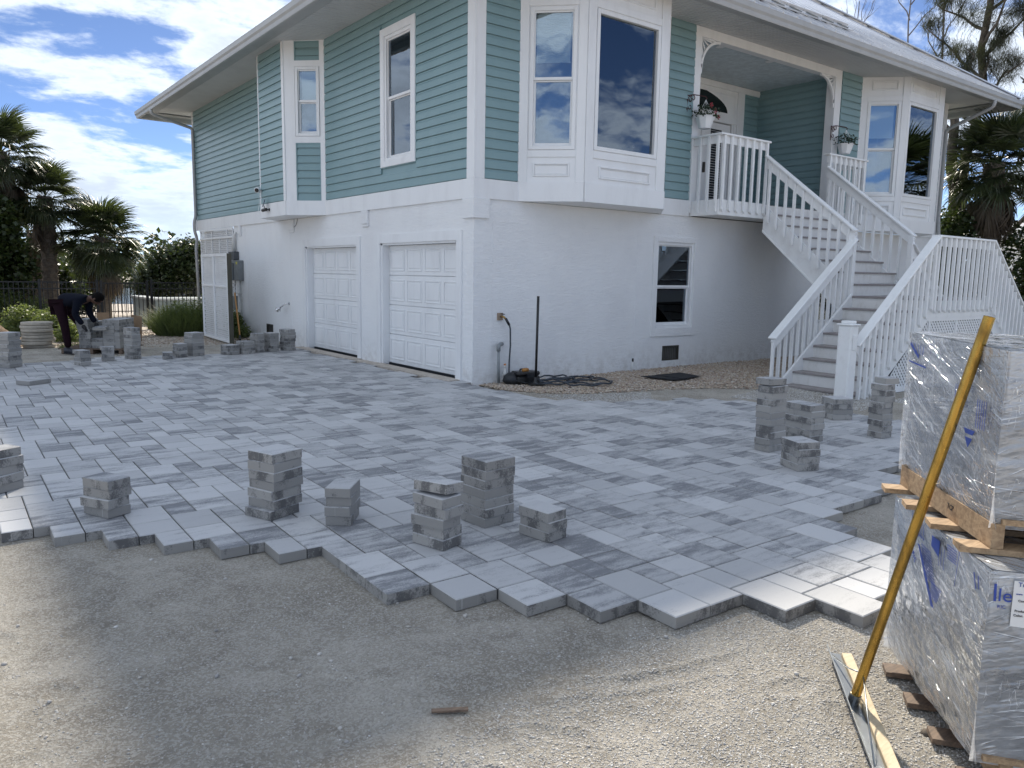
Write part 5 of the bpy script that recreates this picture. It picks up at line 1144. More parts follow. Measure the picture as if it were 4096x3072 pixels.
# drooping sheets over the load tops
bag(tl, NEAR1, [('s', [(0, .707), (.83, .707), (.80, .60), (.62, .52), (.50, .56), (.36, .44), (.22, .50), (.10, .40), (0, .545)]), ('f', [(0, .707), (.5, .707), (.5, .50), (.12, .47), (.03, .56), (0, .545)])])
bag(tu, NEAR2, [('s', [(0, 1.402), (.83, 1.402), (.82, 1.26), (.66, 1.20), (.45, 1.22), (.27, 1.13), (.16, 1.17), (.08, 1.22), (0, 1.20)]), ('f', [(0, 1.402), (.5, 1.402), (.5, 1.20), (.10, 1.21), (0, 1.20)])])
mb = MB(); mb.prism([V(*NEAR1, .7075), V(*NEAR1, .7075)+PB*1.0, V(*NEAR1, .7075)+PB*1.0+PA*.83, V(*NEAR1, .7075)+PA*.83], (0, 0, .0015)); mb.build('cover_sheet', M_BAG, tl)
mb = MB(); mb.prism([V(*NEAR2, 1.4025), V(*NEAR2, 1.4025)+PB*1.0, V(*NEAR2, 1.4025)+PB*1.0+PA*.83, V(*NEAR2, 1.4025)+PA*.83], (0, 0, .0015)); mb.build('cover_sheet', M_BAG, tu)
# printing on the sheets
def stripes(parent, fn, near, items, name='blue_print'):
    mb = MB()
    for (a0, z0, a1, z1, w) in items:
        p, q = fn(near, a0, z0, .0165), fn(near, a1, z1, .0165); n_ = (fn(near, 0, 0, 1)-fn(near, 0, 0, 0)).normalized(); mb.beam(p, q, w, .0006, up=n_)
    return stuff(mb.build(name, M_BLUE, parent))
it = []
for k in range(5): it += [(.60-.022*k, .69, .60-.022*k, .655, .004), (.60-.022*k, .655, .592-.022*k, .63, .004), (.60-.022*k+.008, .640, .592-.022*k, .628, .003), (.586-.022*k, .640, .592-.022*k, .628, .003)]
it += [(.63, .70, .63, .53, .003), (.20, .70, .215, .56, .003)]
for k in range(3): it += [(.36-.022*k, .66, .36-.022*k, .60, .004), (.36-.022*k, .60, .352-.022*k, .585, .004)]
for k in range(12): it.append((.52-.004*k, .61-.0095*k, .43-.006*k, .605-.0095*k, .0035))
for k in range(6): it.append((.30-.002*k, .685-.009*k, .22-.001*k, .685-.009*k, .003))
for k in range(9): it.append((.40, .505-.007*k if k < 8 else .45, .31+.004*k, .500-.007*k, .0028))
stripes(tl, sidep, NEAR1, it)
mb = MB(); mb.prism([sidep(NEAR1, .43, .675, .0160), sidep(NEAR1, .36, .675, .0160), sidep(NEAR1, .36, .615, .0160), sidep(NEAR1, .43, .635, .0160)], -PB*.001); mb.prism([sidep(NEAR1, .555, .600, .0160), sidep(NEAR1, .535, .600, .0160), sidep(NEAR1, .36, .415, .0160), sidep(NEAR1, .385, .415, .0160)], -PB*.001); stuff(mb.build('blue_print', M_BLUE, tl))
text(tl, 'printed_word', 'NATIONAL', sidep(NEAR1, .535, .585, .0178), -PA*.62-ZV*.78, PA*-.78*-1+ZV*.62, .026, M_LABEL)
text(tl, 'printed_word', 'RIC', sidep(NEAR1, .60, .545, .0165), -PA*.72-ZV*.6, PA*.6*-1+ZV*.72, .030, M_BLUE)
stripes(tl, sidep, NEAR1, [(.085, .665, .062, .615, .010), (.055, .665, .042, .622, .008)])
it = []
for k in range(5): it.append((.78-.03*k, 1.365-.002*k, .74-.02*k, 1.32, .004))
it += [(.80, 1.285, .62, 1.275, .006), (.80, 1.36, .70, 1.31, .014)]
for k in range(5): it.append((.33-.016*k, 1.25, .33-.016*k, 1.17, .0045))
for k in range(5): it.append((.15-.016*k, 1.22, .15-.016*k, 1.12, .0045))
stripes(tu, sidep, NEAR2, it)
mb = MB(); mb.prism([sidep(NEAR2, .22, 1.075, .0160), sidep(NEAR2, .165, 1.075, .0160), sidep(NEAR2, .1925, 1.04, .0160)], -PB*.001); mb.prism([sidep(NEAR2, .235, 1.105, .0160), sidep(NEAR2, .15, 1.105, .0160), sidep(NEAR2, .165, 1.088, .0160), sidep(NEAR2, .22, 1.088, .0160)], -PB*.001); mb.build('arrow_print', M_BLUE, tu)
# top sheet print
mb = MB(); o_ = V(*NEAR2, 1.4058)
for k in range(16):
    c = o_+PB*(.08+.05*(k % 6))+PA*(.10+.13*(k//6)+.02*(k % 2)); mb.obox(c, PB*.014+PA*.006, PA*.0035, ZV*.0006)
for k in range(4): mb.obox(o_+PB*(.14+.08*k)+PA*(.56+.02*k), PB*.022, PA*.03, ZV*.0005)
stuff(mb.build('blue_print', M_BLUE, tu))
# label and lettering on the front of the lower load
mb = MB(); mb.prism([frontp(NEAR1, .055, .685, .017), frontp(NEAR1, .24, .685, .017), frontp(NEAR1, .24, .533, .017), frontp(NEAR1, .055, .533, .017)], -PA*.001); mb.build('paper_label', M_LABEL, tl)
for s, z, a, sz, m in (('Tri', .668, .066, .020, M_BLUE), ('www.', .640, .062, .0085, M_BLUE), ('Con', .617, .070, .0105, M_INK), ('Product', .583, .063, .0105, M_INK), ('Color:', .568, .061, .0105, M_INK)):
    text(tl, 'label_text', s, frontp(NEAR1, a, z, .0192), PB, ZV, sz, m)
text(tl, 'printed_word', 'le', frontp(NEAR1, .012, .612, .0172), PB, ZV, .062, M_BLUE)
text(tl, 'printed_word', 'RIC', frontp(NEAR1, .014, .588, .0172), PB, ZV, .016, M_BLUE)
stripes(tl, frontp, NEAR1, [(.004, .668, .006, .61, .008)])
text(tu, 'stencil', 'TCP', sidep(NEAR2, .34, .775, .003), -PA, ZV, .030, M_INK)
mb = MB(); mb.prism([frontp(NEAR2, .10, 1.33, .017), frontp(NEAR2, .125, 1.33, .017), frontp(NEAR2, .125, 1.27, .017), frontp(NEAR2, .11, 1.255, .017)], -PA*.001); stuff(mb.build('blue_print', M_BLUE, tu))
# ------------------------------------------------------------------ screed rake leaning on the pallets
t = thing('screed_rake', 'long brass-coloured pole with a metal and wood screed blade, leaning on the wrapped pallets', 'screed rake', (-3.7, -8.11, -.04))
base, con = V(-3.695, -8.105, -.035), V(-3.605, -8.400, 1.410); dpole = (con-base).normalized(); tip = base+dpole*1.575
b = NB('worn_brass_paint'); p = b.pos(); g = b.noise(b.map(p, (1, 1, .35)), 16, 6, .65); s2_ = b.noise(p, 45, 6, .75)
c = b.mix(b.rng(g, .35, .7), (.50, .31, .07), (.22, .13, .035)); c = b.mix(b.rng(s2_, .60, .68, 0, .8), c, (.08, .055, .03)); b.base(c).set(b.rng(g, .3, .7, .20, .36), .85); M_POLE = reg(b)
mb = MB(); r = .0188
mb.tube([base, tip], r, 20, caps=False); mb.tube([tip, base+dpole*1.45], r*.86, 20, caps=False); 
mb.build('pole', M_POLE, t, smooth=True)
a0, a1 = V(-3.375, -7.815, -.045), V(-4.12, -8.44, -.045); ad = (a1-a0).normalized(); an = V(ad.y, -ad.x, 0)
if an.dot(PB) < 0: an = -an
M_ALU = simple('galvanised_blade', (.30, .32, .335), .33, .85)
mb = MB(); mb.prism([a0-an*.0+ZV*.0, a0+an*.045, a0+an*.045+ZV*.003, a0+ZV*.005, a0-an*.012+ZV*.045, a0-an*.016+ZV*.045], ad*(a1-a0).length); mb.build('blade', M_ALU, t)
mb = MB(); mb.obox((a0+a1)/2+an*.068+ZV*.010, ad*((a1-a0).length/2-.02), an*.022, ZV*.012); mb.build('wood_strip', M_PALEW, t, bevel=.003)
at_ = base+dpole*.135
for e0 in (a0+ad*.05, a0+ad*.86):
    mb = MB(); e1 = e0+ZV*.018+an*.005; mid_ = e1.lerp(at_, .55)+ZV*-.015; mb.tube([e1, mid_, at_], .0032, 6); mb.build('brace_rod', M_ALU, t, smooth=True)
mb = MB(); mb.tube([base-dpole*.01, base+dpole*.04], .0225, 14); mb.build('socket', M_ALU, t)
# ------------------------------------------------------------------ things along the white wall
def ftube(name, pts, r, m, parent=None, seg=8): mb = MB(); mb.tube(pts, r, seg); return mb.build(name, m, parent, smooth=True)
t = thing('hose_bib', 'brass hose tap on the white wall with a grey hose hanging from it', 'tap', (.5, 0, .98))
mb = MB(); mb.box(.44, .54, -.02, -.001, .93, 1.04); mb.build('mounting_plate', simple('rust_stain', (.35, .27, .20), .8), t)
ftube('tap_body', [(.50, -.01, .985), (.50, -.09, .985), (.52, -.11, .955)], .016, M_BRASS, t); ftube('tap_handle', [(.47, -.06, 1.03), (.54, -.06, 1.02)], .007, M_BLACK, t); ftube('hose_coupler', [(.525, -.11, .96), (.585, -.12, .86)], .021, M_RUBBER, t)
M_HOSE = simple('dark_hose', (.035, .045, .06), .4)
H0 = [(.585, -.12, .87), (.60, -.13, .80), (.60, -.14, .55), (.575, -.15, .30), (.56, -.17, .12), (.60, -.25, .02), (.72, -.36, .0)]
pts = [V(*p) for p in H0]
def ell(cx, cy, rx, ry, a0, a1, n_, z): return [V(cx+rx*math.cos(R(a0+(a1-a0)*k/n_)), cy+ry*math.sin(R(a0+(a1-a0)*k/n_)), z+.012*math.sin(k*1.7)) for k in range(n_+1)]
pts += ell(1.15, -.60, .42, .24, 160, 520, 26, .012)+ell(1.35, -.62, .55, .20, 170, 500, 26, .035)+ell(1.62, -.78, .32, .42, 120, -250, 26, .022)+ell(1.20, -.45, .36, .20, 20, 330, 22, .05)+ell(1.50, -.95, .42, .26, 90, -200, 20, .015)
tag(ftube('garden_hose', pts, .0125, M_HOSE, None, 8), 'dark hose coiled loosely on the stones below the tap', 'hose')
ell2 = ell(.95, -.50, .28, .16, 0, 340, 18, .012)+ell(1.25, -.75, .48, .10, 150, -20, 14, .03); tag(ftube('power_cord', ell2, .007, M_RUBBER), 'thin black cord tangled beside the tamper foot', 'cord')
t = thing('pvc_standpipe', 'grey standpipe bent into the white wall near the corner', 'pipe', (.37, -.05, 0))
ftube('riser_pipe', [(.40, -.12, -.06), (.39, -.12, .50)], .021, M_GREYPVC, t, 12); ftube('elbow', [(.39, -.12, .47), (.39, -.12, .545), (.42, -.10, .56), (.50, -.04, .565), (.53, -.02, .565)], .030, M_GREYPVC, t, 12)
t = thing('white_valve_pipe', 'short white pipe stub with an orange cap beside the standpipe', 'pipe', (.5, -.12, 0))
ftube('pipe', [(.50, -.14, -.05), (.50, -.14, .25)], .018, M_PVC, t, 10); ftube('tee', [(.50, -.14, .08), (.50, -.14, .16)], .028, M_PVC, t, 10); ftube('union', [(.50, -.14, .22), (.50, -.14, .25)], .026, M_PVC, t, 10); ftube('cap', [(.50, -.14, .25), (.50, -.14, .275)], .02, simple('orange_cap', (.5, .2, .07), .5), t, 10)
t = thing('sprinkler_riser', 'thin white sprinkler riser with black tip standing in the stones', 'sprinkler', (3.20, -.16, 0))
ftube('riser_pipe', [(3.17, -.22, -.04), (3.19, -.22, .17)], .014, M_PVC, t, 8); ftube('nozzle', [(3.19, -.22, .17), (3.192, -.22, .225)], .017, M_BLACK, t, 8)
t = thing('tool_case', 'black plastic tool case on the stones beside the tap', 'case', (.75, -.28, 0))
c0 = V(.74, -.33, 0)
for z0, z1, e in ((.0, .10, 0), (.105, .17, .0)):
    mb = MB(); mb.prism([c0+V(-.20, -.10, z0), c0+V(.21, -.13, z0), c0+V(.22, .10, z0), c0+V(-.19, .12, z0)], (0, 0, z1-z0)); mb.build('case_half', M_BLACK, t, bevel=.022)
mb = MB(); mb.beam(c0+V(-.06, -.128, .11), c0+V(.08, -.138, .11), .03, .05); mb.build('latch', M_RUBBER, t)
ftube('handle', [c0+V(-.10, 0, .165), c0+V(-.09, 0, .20), c0+V(.04, 0, .205), c0+V(.05, 0, .165)], .012, M_RUBBER, t)
tag(ftube('tape_measure', [(.66, -.38, .19), (.76, -.38, .19)], .028, simple('orange_plastic', (.45, .20, .04), .5)), 'small orange tool lying on top of the black case', 'tool')
t = thing('black_bag', 'limp black bag slumped left of the tool case', 'bag', (.52, -.25, 0))
mb = MB(); mb.lathe((.54, -.26, -.02), [(.10, 0), (.14, .04), (.12, .12), (.05, .17), (.0, .175)], 12); o = mb.build('bag_body', M_RUBBER, t, smooth=True); ftube('strap', [(.47, -.30, .10), (.55, -.40, .03), (.68, -.46, .0), (.74, -.50, .0)], .012, M_RUBBER, t)
t = thing('hand_tamper', 'black hand tamper with tall handle standing upright in front of the wall', 'tamper', (.76, -.58, 0))
ftube('handle', [(.757, -.575, .03), (.782, -.565, 1.31)], [.018, .020], M_BLACK, t, 12)
mb = MB(); mb.lathe((.757, -.575, .012), [(.05, 0), (.035, .03), (.024, .09)], 12); mb.build('socket', M_BLACK, t); mb = MB(); mb.obox((.757, -.575, .006), (.11, -.06, 0), (.06, .11, 0), (0, 0, .008)); mb.build('foot_plate', M_BLACK, t, bevel=.004)
MB_FAB = simple('black_landscape_fabric', (.006, .007, .010), .8)
mb = MB(); mb.prism([V(2.72, -.86, .012), V(2.86, -1.42, .008), V(3.16, -1.46, .012), V(3.24, -.95, .02)], (0, 0, .008)); mb.prism([V(3.02, -.90, .022), V(3.06, -1.46, .02), V(3.62, -1.36, .014), V(3.66, -.88, .02)], (0, 0, .006)); tag(mb.build('rubber_mat', MB_FAB), 'two overlapping sheets of black mat lying on the stones', 'mat')
# ------------------------------------------------------------------ worker's side: round stepping stones, mulch, pallet
M_CONC = simple('beige_concrete', (.42, .38, .32), .8, bump=.2)
def discs(name, c, radii, label, group, seed):
    rnd = random.Random(seed)
    for k, r_ in enumerate(radii):
        mb = MB(); h = .066; mb.lathe((0, 0, 0), [(r_-.012, 0), (r_, .012), (r_, h-.016), (r_-.012, h-.003)], 32); o = mb.build('stepping_stone', M_CONC); o.location = (c[0]+rnd.uniform(-.04, .04), c[1]+rnd.uniform(-.04, .04), -.07+k*(h+.001))
        pos = 'topmost' if k == len(radii)-1 else ORD[k]; tag(o, f'round beige stepping stone, {pos} of the {label}', 'stepping stone', group)
discs('d', (-4.62, 9.55), [.31, .30, .32, .30, .29, .30, .30, .30], 'full pile beside the worker', 'round stepping stones in piles', 2)
discs('d', (-5.38, 9.45), [.30, .31, .30, .32, .30], 'low pile at the left edge', 'round stepping stones in piles', 3)
n_ = 60; vs = []; mb = MB()
X, Y = np.meshgrid(np.linspace(-6.6, -4.3, 40), np.linspace(9.9, 11.6, 30)); Zm = -.09+.50*np.exp(-((X+5.5)/.62)**2-((Y-10.7)/.5)**2)*(1+.5*noise2(X+9, Y, 3, 3)); i = np.arange(29*39); r_, c_ = i//39, i % 39; a = r_*40+c_
stuff(tag(fast_mesh('mulch_heap', np.stack([X, Y, Zm], -1).reshape(-1, 3), np.stack([a, a+1, a+41, a+40], 1), simple('brown_mulch', (.16, .105, .065), .95, var=.5, scale=30, bump=1.0, bscale=60)), 'low heap of brown mulch behind the stepping stones', 'mulch'))
# half-empty pallet
WA = V(1.01, -.62, 0).normalized(); WB_ = V(.52, .85, 0).normalized(); WO = V(-4.41, 7.86, 0)
t = thing('half_empty_pallet', 'half-empty wooden pallet of pavers in front of the black fence', 'pallet', tuple(WO))
for k in range(5):
    mb = MB(); c = WO+WB_*(.06+.22*k); mb.beam(c-WA*.05+ZV*.028, c+WA*1.22+ZV*.028, .09, .02); mb.build('plank', M_PINED, t)
for k in range(3):
    mb = MB(); c = WO+WA*(.04+.54*k); mb.beam(c+ZV*-.025, c+WB_*1.0+ZV*-.025, .05, .085); mb.build('stringer', M_PINED, t)
ua, ub = np.array([WA.x, WA.y]), np.array([WB_.x, WB_.y]); o2 = np.array([WO.x, WO.y])+ua*.34+ub*.03
HT = [[9, 3, 9, 9], [9, 2, 9, 9], [8, 2, 9, 9]]; WD = [.225, .225, .225, .10]; rnd = random.Random(4)
for j in range(3):
    a_ = 0
    for i in range(4):
        for k in range(HT[j][i]):
            le = -.012*max(0, k-4) if i == 0 else 0
            mb = MB(); q = o2+ua*(a_+le+rnd.uniform(-.004, .004))+ub*(j*.26)
            if i == 0 and k < 2 and j == 0: pass
            paver_geo(mb, q, WD[i], .255, .040+(k+1)*.0632, .0618, rnd.random()*9, ua, ub); mb.build('stacked_paver', M_PAVER, t, seeds=True)
        a_ += WD[i]
M_CARD = simple('cardboard', (.30, .20, .12), .8)
mb = MB(); mb.prism([V(-3.62, 8.66, .38), V(-3.40, 8.50, .38), V(-3.40, 8.50, .69), V(-3.62, 8.66, .69)], WB_*.006); tag(mb.build('cardboard_sheet', M_CARD), 'brown cardboard sheet standing between the paver columns of the pallet', 'cardboard')
mb = MB(); mb.prism([V(-3.04, 8.20, .10), V(-2.88, 8.10, .10), V(-2.86, 8.09, .62), V(-3.04, 8.20, .66)], WB_*.006); tag(mb.build('cardboard_sheet', M_CARD), 'brown cardboard sheet at the right end of the half-empty pallet', 'cardboard')
mb = MB(); mb.prism([V(-3.66, 8.30, .30), V(-3.48, 8.18, .27), V(-3.44, 8.26, .40), V(-3.62, 8.38, .42)], WB_*.01); tag(mb.build('plastic_scrap', M_BAG), 'crumpled white plastic scrap in the gap of the half-empty pallet', 'plastic')
# ------------------------------------------------------------------ black aluminium fence with gate
M_FENCE = simple('black_fence_paint', (.010, .010, .011), .32)
def fence(x0, x1, y, zt, label, posts, parent=None, name='aluminium_fence', group=None, zb=-.07, pickets=True):
    t = thing(name, label, 'fence' if name != 'fence_gate' else 'gate', (x0, y, zb), group)
    for x in posts: mb = MB(); mb.box(x-.032, x+.032, y-.032, y+.032, zb-.03, zt+.04); mb.box(x-.04, x+.04, y-.04, y+.04, zt+.04, zt+.055); mb.build('post', M_FENCE, t)
    for z in (zt-.03, zt-.20, zb+.12) if name != 'fence_gate' else (zt-.03, zb+.14): mb = MB(); mb.box(x0, x1, y-.014, y+.014, z, z+.03); mb.build('rail', M_FENCE, t)
    mb = MB(); mb.box(-.009, .009, -.009, .009, 0, zt-.03-zb-.06); me = mesh_of(mb, 'picket', M_FENCE); x = x0+.07
    while x < x1-.03:
        if all(abs(x-p) > .045 for p in posts): piece('picket', me, (x, y, zb+.06), t)
        x += .108
    return t
fence(-9.0, -2.70, 14.1, 1.24, 'black picket fence left of its gate, in front of the palms', [-8.6, -6.3, -4.04, -2.70], group='black picket fences')
fence(-2.60, -1.42, 14.1, 1.22, 'black picket gate in the fence behind the half-empty pallet', [-2.60, -1.44], name='fence_gate')
fence(-1.33, 1.6, 14.1, 1.24, 'black picket fence right of its gate, running behind the house', [-1.33, 1.0], group='black picket fences')
fence(-7.5, 3.0, 21.5, 1.10, 'second black fence seen far behind the first, near the water', [-6.5, -4.4, -2.3, -.2, 1.9], group='black picket fences')
# raised pool beyond the fence
t = thing('raised_pool', 'raised pool with white coping and grey tiled side behind the shrubs', 'pool', (.8, 17, 0))
mb = MB(); mb.box(-.85, 4.5, 16.0, 19.0, -.1, .66); mb.build('pool_wall', simple('pool_plaster', (.26, .30, .31), .6), t)
mb = MB(); mb.box(-.92, 4.6, 15.93, 16.3, .66, .72); mb.box(-.92, -.55, 16.3, 19.0, .66, .72); mb.build('coping', simple('pool_coping', (.5, .53, .54), .5), t)
tm = MB(); tm.box(-.003, .147, -.008, 0, 0, .147); tme = mesh_of(tm, 'pool_tile', simple('pool_tile', (.30, .35, .36), .3))
for i in range(9):
    for j in range(4): piece('pool_tile', tme, (-.80+i*.155, 15.998, .02+j*.155), t)
mb = MB(); mb.box(-.5, 4.2, 16.35, 18.6, .60, .64); mb.build('pool_water', M_WATER, t)
# ------------------------------------------------------------------ the worker
FR_ = V(.797, -.604, 0); FD = V(.604, .797, 0); FO = V(-4.30, 7.62, 0)
def pp(r_, z, d=0.0): return FO+FR_*r_+FD*d+ZV*z
worker = thing('person', 'worker in dark sweatshirt and maroon trousers bending to lift a paver', 'person', tuple(FO+ZV*-.05))
def skin(name, verts, edges, radii, m, parent, sub=2, root=0):
    me = bpy.data.meshes.new(name); off = world_loc(parent); me.from_pydata([tuple(v-off) for v in verts], edges, []); o = bpy.data.objects.new(name, me); COL.objects.link(o); o.parent = parent
    me.materials.append(m); md = o.modifiers.new('skin', 'SKIN'); md.use_smooth_shade = True; md.use_x_symmetry = False
    sv = me.skin_vertices[0].data
    for i, r_ in enumerate(radii): sv[i].radius = (r_, r_) if not isinstance(r_, tuple) else r_; sv[i].use_root = (i == root)
    s_ = o.modifiers.new('sub', 'SUBSURF'); s_.levels = sub; s_.render_levels = sub
    # bake so that the object is one plain continuous mesh
    dg = bpy.context.evaluated_depsgraph_get(); nm = bpy.data.meshes.new_from_object(o.evaluated_get(dg)); o.modifiers.clear(); o.data = nm; nm.materials.clear(); nm.materials.append(m); nm.polygons.foreach_set('use_smooth', [True]*len(nm.polygons)); return o
M_SKIN = simple('skin', (.09, .045, .030), .55); M_SHIRT = simple('navy_sweatshirt', (.005, .007, .015), .9, bump=.4, bscale=18, spec=.15); M_TROU = simple('maroon_trousers', (.014, .005, .009), .9, bump=.4, bscale=16, spec=.15); M_SHOE = simple('dark_shoe', (.015, .018, .03), .5); M_GLOVE = simple('black_glove', (.012, .012, .013), .7); M_HAIR = simple('dark_hair', (.006, .005, .005), .95, spec=.1)
B_ = dict(pel=pp(-.14, .90, .10), hipL=pp(-.13, .87, .0), kneL=pp(-.03, .47, -.02), ankL=pp(.0, .06, .0), hipR=pp(-.10, .87, .19), kneR=pp(.10, .50, .30), ankR=pp(.14, .14, .40),
          waist=pp(-.04, .985, .10), chest=pp(.22, 1.03, .10), neck=pp(.40, 1.02, .10), skull=pp(.47, 1.02, .10), head=pp(.565, 1.02, .10), shL=pp(.29, .985, -.10), elL=pp(.24, .72, -.15), wrL=pp(.37, .53, -.12), shR=pp(.30, .985, .29), elR=pp(.27, .74, .31), wrR=pp(.41, .55, .26))
K = list(B_); ix = {k: i for i, k in enumerate(K)}
E_ = [('pel', 'hipL'), ('hipL', 'kneL'), ('kneL', 'ankL'), ('pel', 'hipR'), ('hipR', 'kneR'), ('kneR', 'ankR'), ('pel', 'waist'), ('waist', 'chest'), ('chest', 'neck'), ('neck', 'skull'), ('skull', 'head'), ('chest', 'shL'), ('shL', 'elL'), ('elL', 'wrL'), ('chest', 'shR'), ('shR', 'elR'), ('elR', 'wrR')]
rad = dict(pel=.13, hipL=.09, kneL=.058, ankL=.042, hipR=.09, kneR=.058, ankR=.042, waist=.135, chest=.150, neck=.055, skull=.07, head=.098, shL=.058, elL=.042, wrL=.028, shR=.058, elR=.042, wrR=.028)
skin('body', [B_[k] for k in K], [(ix[a], ix[b]) for a, b in E_], [rad[k] for k in K], M_SKIN, worker, root=0)
def sub(keys, extra, name, m, root):
    ks = list(keys); id_ = {k: i for i, k in enumerate(ks)}; ed = [(id_[a], id_[b]) for a, b in E_ if a in id_ and b in id_]
    return skin(name, [B_[k] for k in ks], ed, [rad[k]+extra for k in ks], m, worker, root=id_[root])
B_['hem'] = pp(-.17, .945, .10); rad['hem'] = .120; E_.append(('hem', 'waist')); rad['waist'] = .150; rad['chest'] = .155; rad['pel'] = .135
sub(['hem', 'waist', 'chest', 'neck', 'shL', 'elL', 'wrL', 'shR', 'elR', 'wrR'], .022, 'sweatshirt', M_SHIRT, 'chest')
sub(['pel', 'hipL', 'kneL', 'ankL', 'hipR', 'kneR', 'ankR'], .024, 'trousers', M_TROU, 'pel')
hd = B_['head']; fwd = (FR_*.45-ZV*.85).normalized(); crown = (FR_*.85+ZV*.45).normalized(); sd_ = FD
def hp(f_, u_, s_=0): return hd+fwd*f_+crown*u_+sd_*s_
mb = MB(); mb.lathe(hp(.0, .0), [(.02, -.125), (.07, -.10), (.095, -.05), (.10, .0), (.09, .05), (.06, .09), (.0, .108)], 18, axis=crown); mb.build('head', M_SKIN, worker, smooth=True)
mb = MB(); mb.lathe(hp(-.012, .012), [(.103, -.045), (.108, .0), (.098, .055), (.066, .098), (.0, .118)], 18, axis=(crown-fwd*.25)); mb.build('hair', M_HAIR, worker, smooth=True)
mb = MB(); mb.prism([hp(.088, .015, .010), hp(.088, .015, -.010), hp(.122, -.035, -.014), hp(.122, -.035, .014)], -crown*.012); mb.build('nose', M_SKIN, worker)
for s_ in (-1, 1):
    mb = MB(); mb.lathe(hp(.088, .005, s_*.033), [(.011, -.008), (.011, .004)], 8, axis=fwd); mb.build('eye', M_HAIR, worker)
    mb = MB(); mb.obox(hp(-.005, -.01, s_*.100), fwd*.016, crown*.028, sd_*.010); mb.build('ear', M_SKIN, worker, bevel=.006)
mb = MB(); mb.obox(hp(.094, -.062, 0), fwd*.006, crown*.006, sd_*.024); mb.build('mouth', simple('lips', (.10, .04, .035), .5), worker)
mb = MB(); mb.tube([pp(-.20, .935, .10-.13), pp(-.245, .95, .10), pp(-.20, .935, .10+.13)], .028, 8); mb.build('waistband', M_SHOE, worker, smooth=True)
for w_k, s_ in (('wrL', -1), ('wrR', 1)):
    w0 = B_[w_k]; dd = (FR_*.45-ZV*.85).normalized(); verts, edges, rr = [w0, w0+dd*.045, w0+dd*.085], [(0, 1), (1, 2)], [.034, .040, .036]
    for k in range(4):
        b0 = len(verts); o_ = FD*(-.030+.020*k); l = (.030, .036, .034, .026)[k]; verts += [w0+dd*.10+o_, w0+dd*(.10+l)+o_+FR_*.008, w0+dd*(.10+l*1.5)+o_-FR_*.012]; edges += [(2, b0), (b0, b0+1), (b0+1, b0+2)]; rr += [.012, .011, .009]
    b0 = len(verts); verts += [w0+dd*.05-FR_*.035, w0+dd*.085-FR_*.052]; edges += [(1, b0), (b0, b0+1)]; rr += [.013, .011]
    skin('glove', verts, edges, rr, M_GLOVE, worker, sub=1)
for an_, fd_, zz in ((B_['ankL'], FR_*.9-FD*.2, -.05), (B_['ankR'], FR_, .04)):
    f_ = fd_.normalized(); g_ = V(-f_.y, f_.x, 0); c = V(an_.x, an_.y, 0)
    mb = MB(); secs = [(-.09, .035, .10), (-.04, .042, .13), (.03, .040, .12), (.10, .048, .075), (.17, .045, .055), (.205, .025, .04)]
    vs = []
    for u_, hw_, h_ in secs: vs += [c+f_*u_-g_*hw_+ZV*zz, c+f_*u_+g_*hw_+ZV*zz, c+f_*u_+g_*hw_*.7+ZV*(zz+h_), c+f_*u_-g_*hw_*.7+ZV*(zz+h_)]
    n4 = len(secs); fs = [(4*i+k, 4*i+(k+1) % 4, 4*i+4+(k+1) % 4, 4*i+4+k) for i in range(n4-1) for k in range(4)]+[(0, 3, 2, 1), (4*n4-4, 4*n4-3, 4*n4-2, 4*n4-1)]
    mb.add(vs, fs); mb.build('shoe', M_SHOE, worker, smooth=True)
mb = MB(); q = np.array([0., 0.]); paver_geo(mb, q, .255, .17, .06, .058, 3.3, ua, ub); o = mb.build('loose_paver', M_PAVER, None, seeds=True); o.location = pp(.44, .40, .08); o.rotation_euler = (R(6), R(-7), 0)
tag(o, 'grey paver being lifted in the gloved hands of the worker', 'paver')
# ------------------------------------------------------------------ vegetation
def frond_mesh(name, seed, dead=False, L=1.0, nseg=40):
    rs = random.Random(seed); vs, fs, sd = [], [], []
    def quadstrip(pts, ws, side):
        b0 = len(vs)
        for p, w_ in zip(pts, ws): vs.append(tuple(p-side*w_)); vs.append(tuple(p+side*w_))
        s_ = rs.random()
        for i in range(len(pts)-1): fs.append((b0+2*i, b0+2*i+1, b0+2*i+3, b0+2*i+2)); sd.append(s_)
    lp = .78*L if not dead else .6*L; bow = -.10 if not dead else -.05
    P = [V(lp*t, 0, bow*t*t) for t in (0, .35, .7, 1)]; quadstrip(P, [.020, .014, .012, .010], V(0, 1, 0)); quadstrip([p+V(0, 0, -.004) for p in P], [.006]*4, V(0, 0, 1))
    hub = P[-1]; spread = R(118 if not dead else 45)
    for k in range(nseg):
        a = -spread+2*spread*k/(nseg-1)+rs.uniform(-.03, .03); ln = L*(.88-.22*abs(a)/spread)*rs.uniform(.88, 1.06); d = V(math.cos(a), math.sin(a), 0); arch = -.35*math.cos(a)*0
        drp = (.10+.16*rs.random())*L if not dead else .3*L; fold = .10*math.sin(abs(a))
        pts = []; 
        for t in (0, .3, .62, .85, 1.0):
            z = fold*t*L*1.2 - drp*t**2.6 - (.22*L*max(0, math.cos(a))*t*t)
            pts.append(hub+d*ln*t*(1-.10*t*t)+V(0, 0, z)+V(0, 0, rs.uniform(-.012, .012)))
        w_ = .021*L; side = V(-d.y, d.x, .35*(1 if k % 2 else -1)).normalized(); quadstrip(pts, [w_*.35, w_, w_*.85, w_*.4, .002], side)
    me = bpy.data.meshes.new(name); me.from_pydata(vs, [], fs); at = me.attributes.new('seed', 'FLOAT', 'FACE'); at.data.foreach_set('value', np.array(sd, np.float32)); me.materials.append(M_PALMD if dead else M_PALM); me.update(); return me
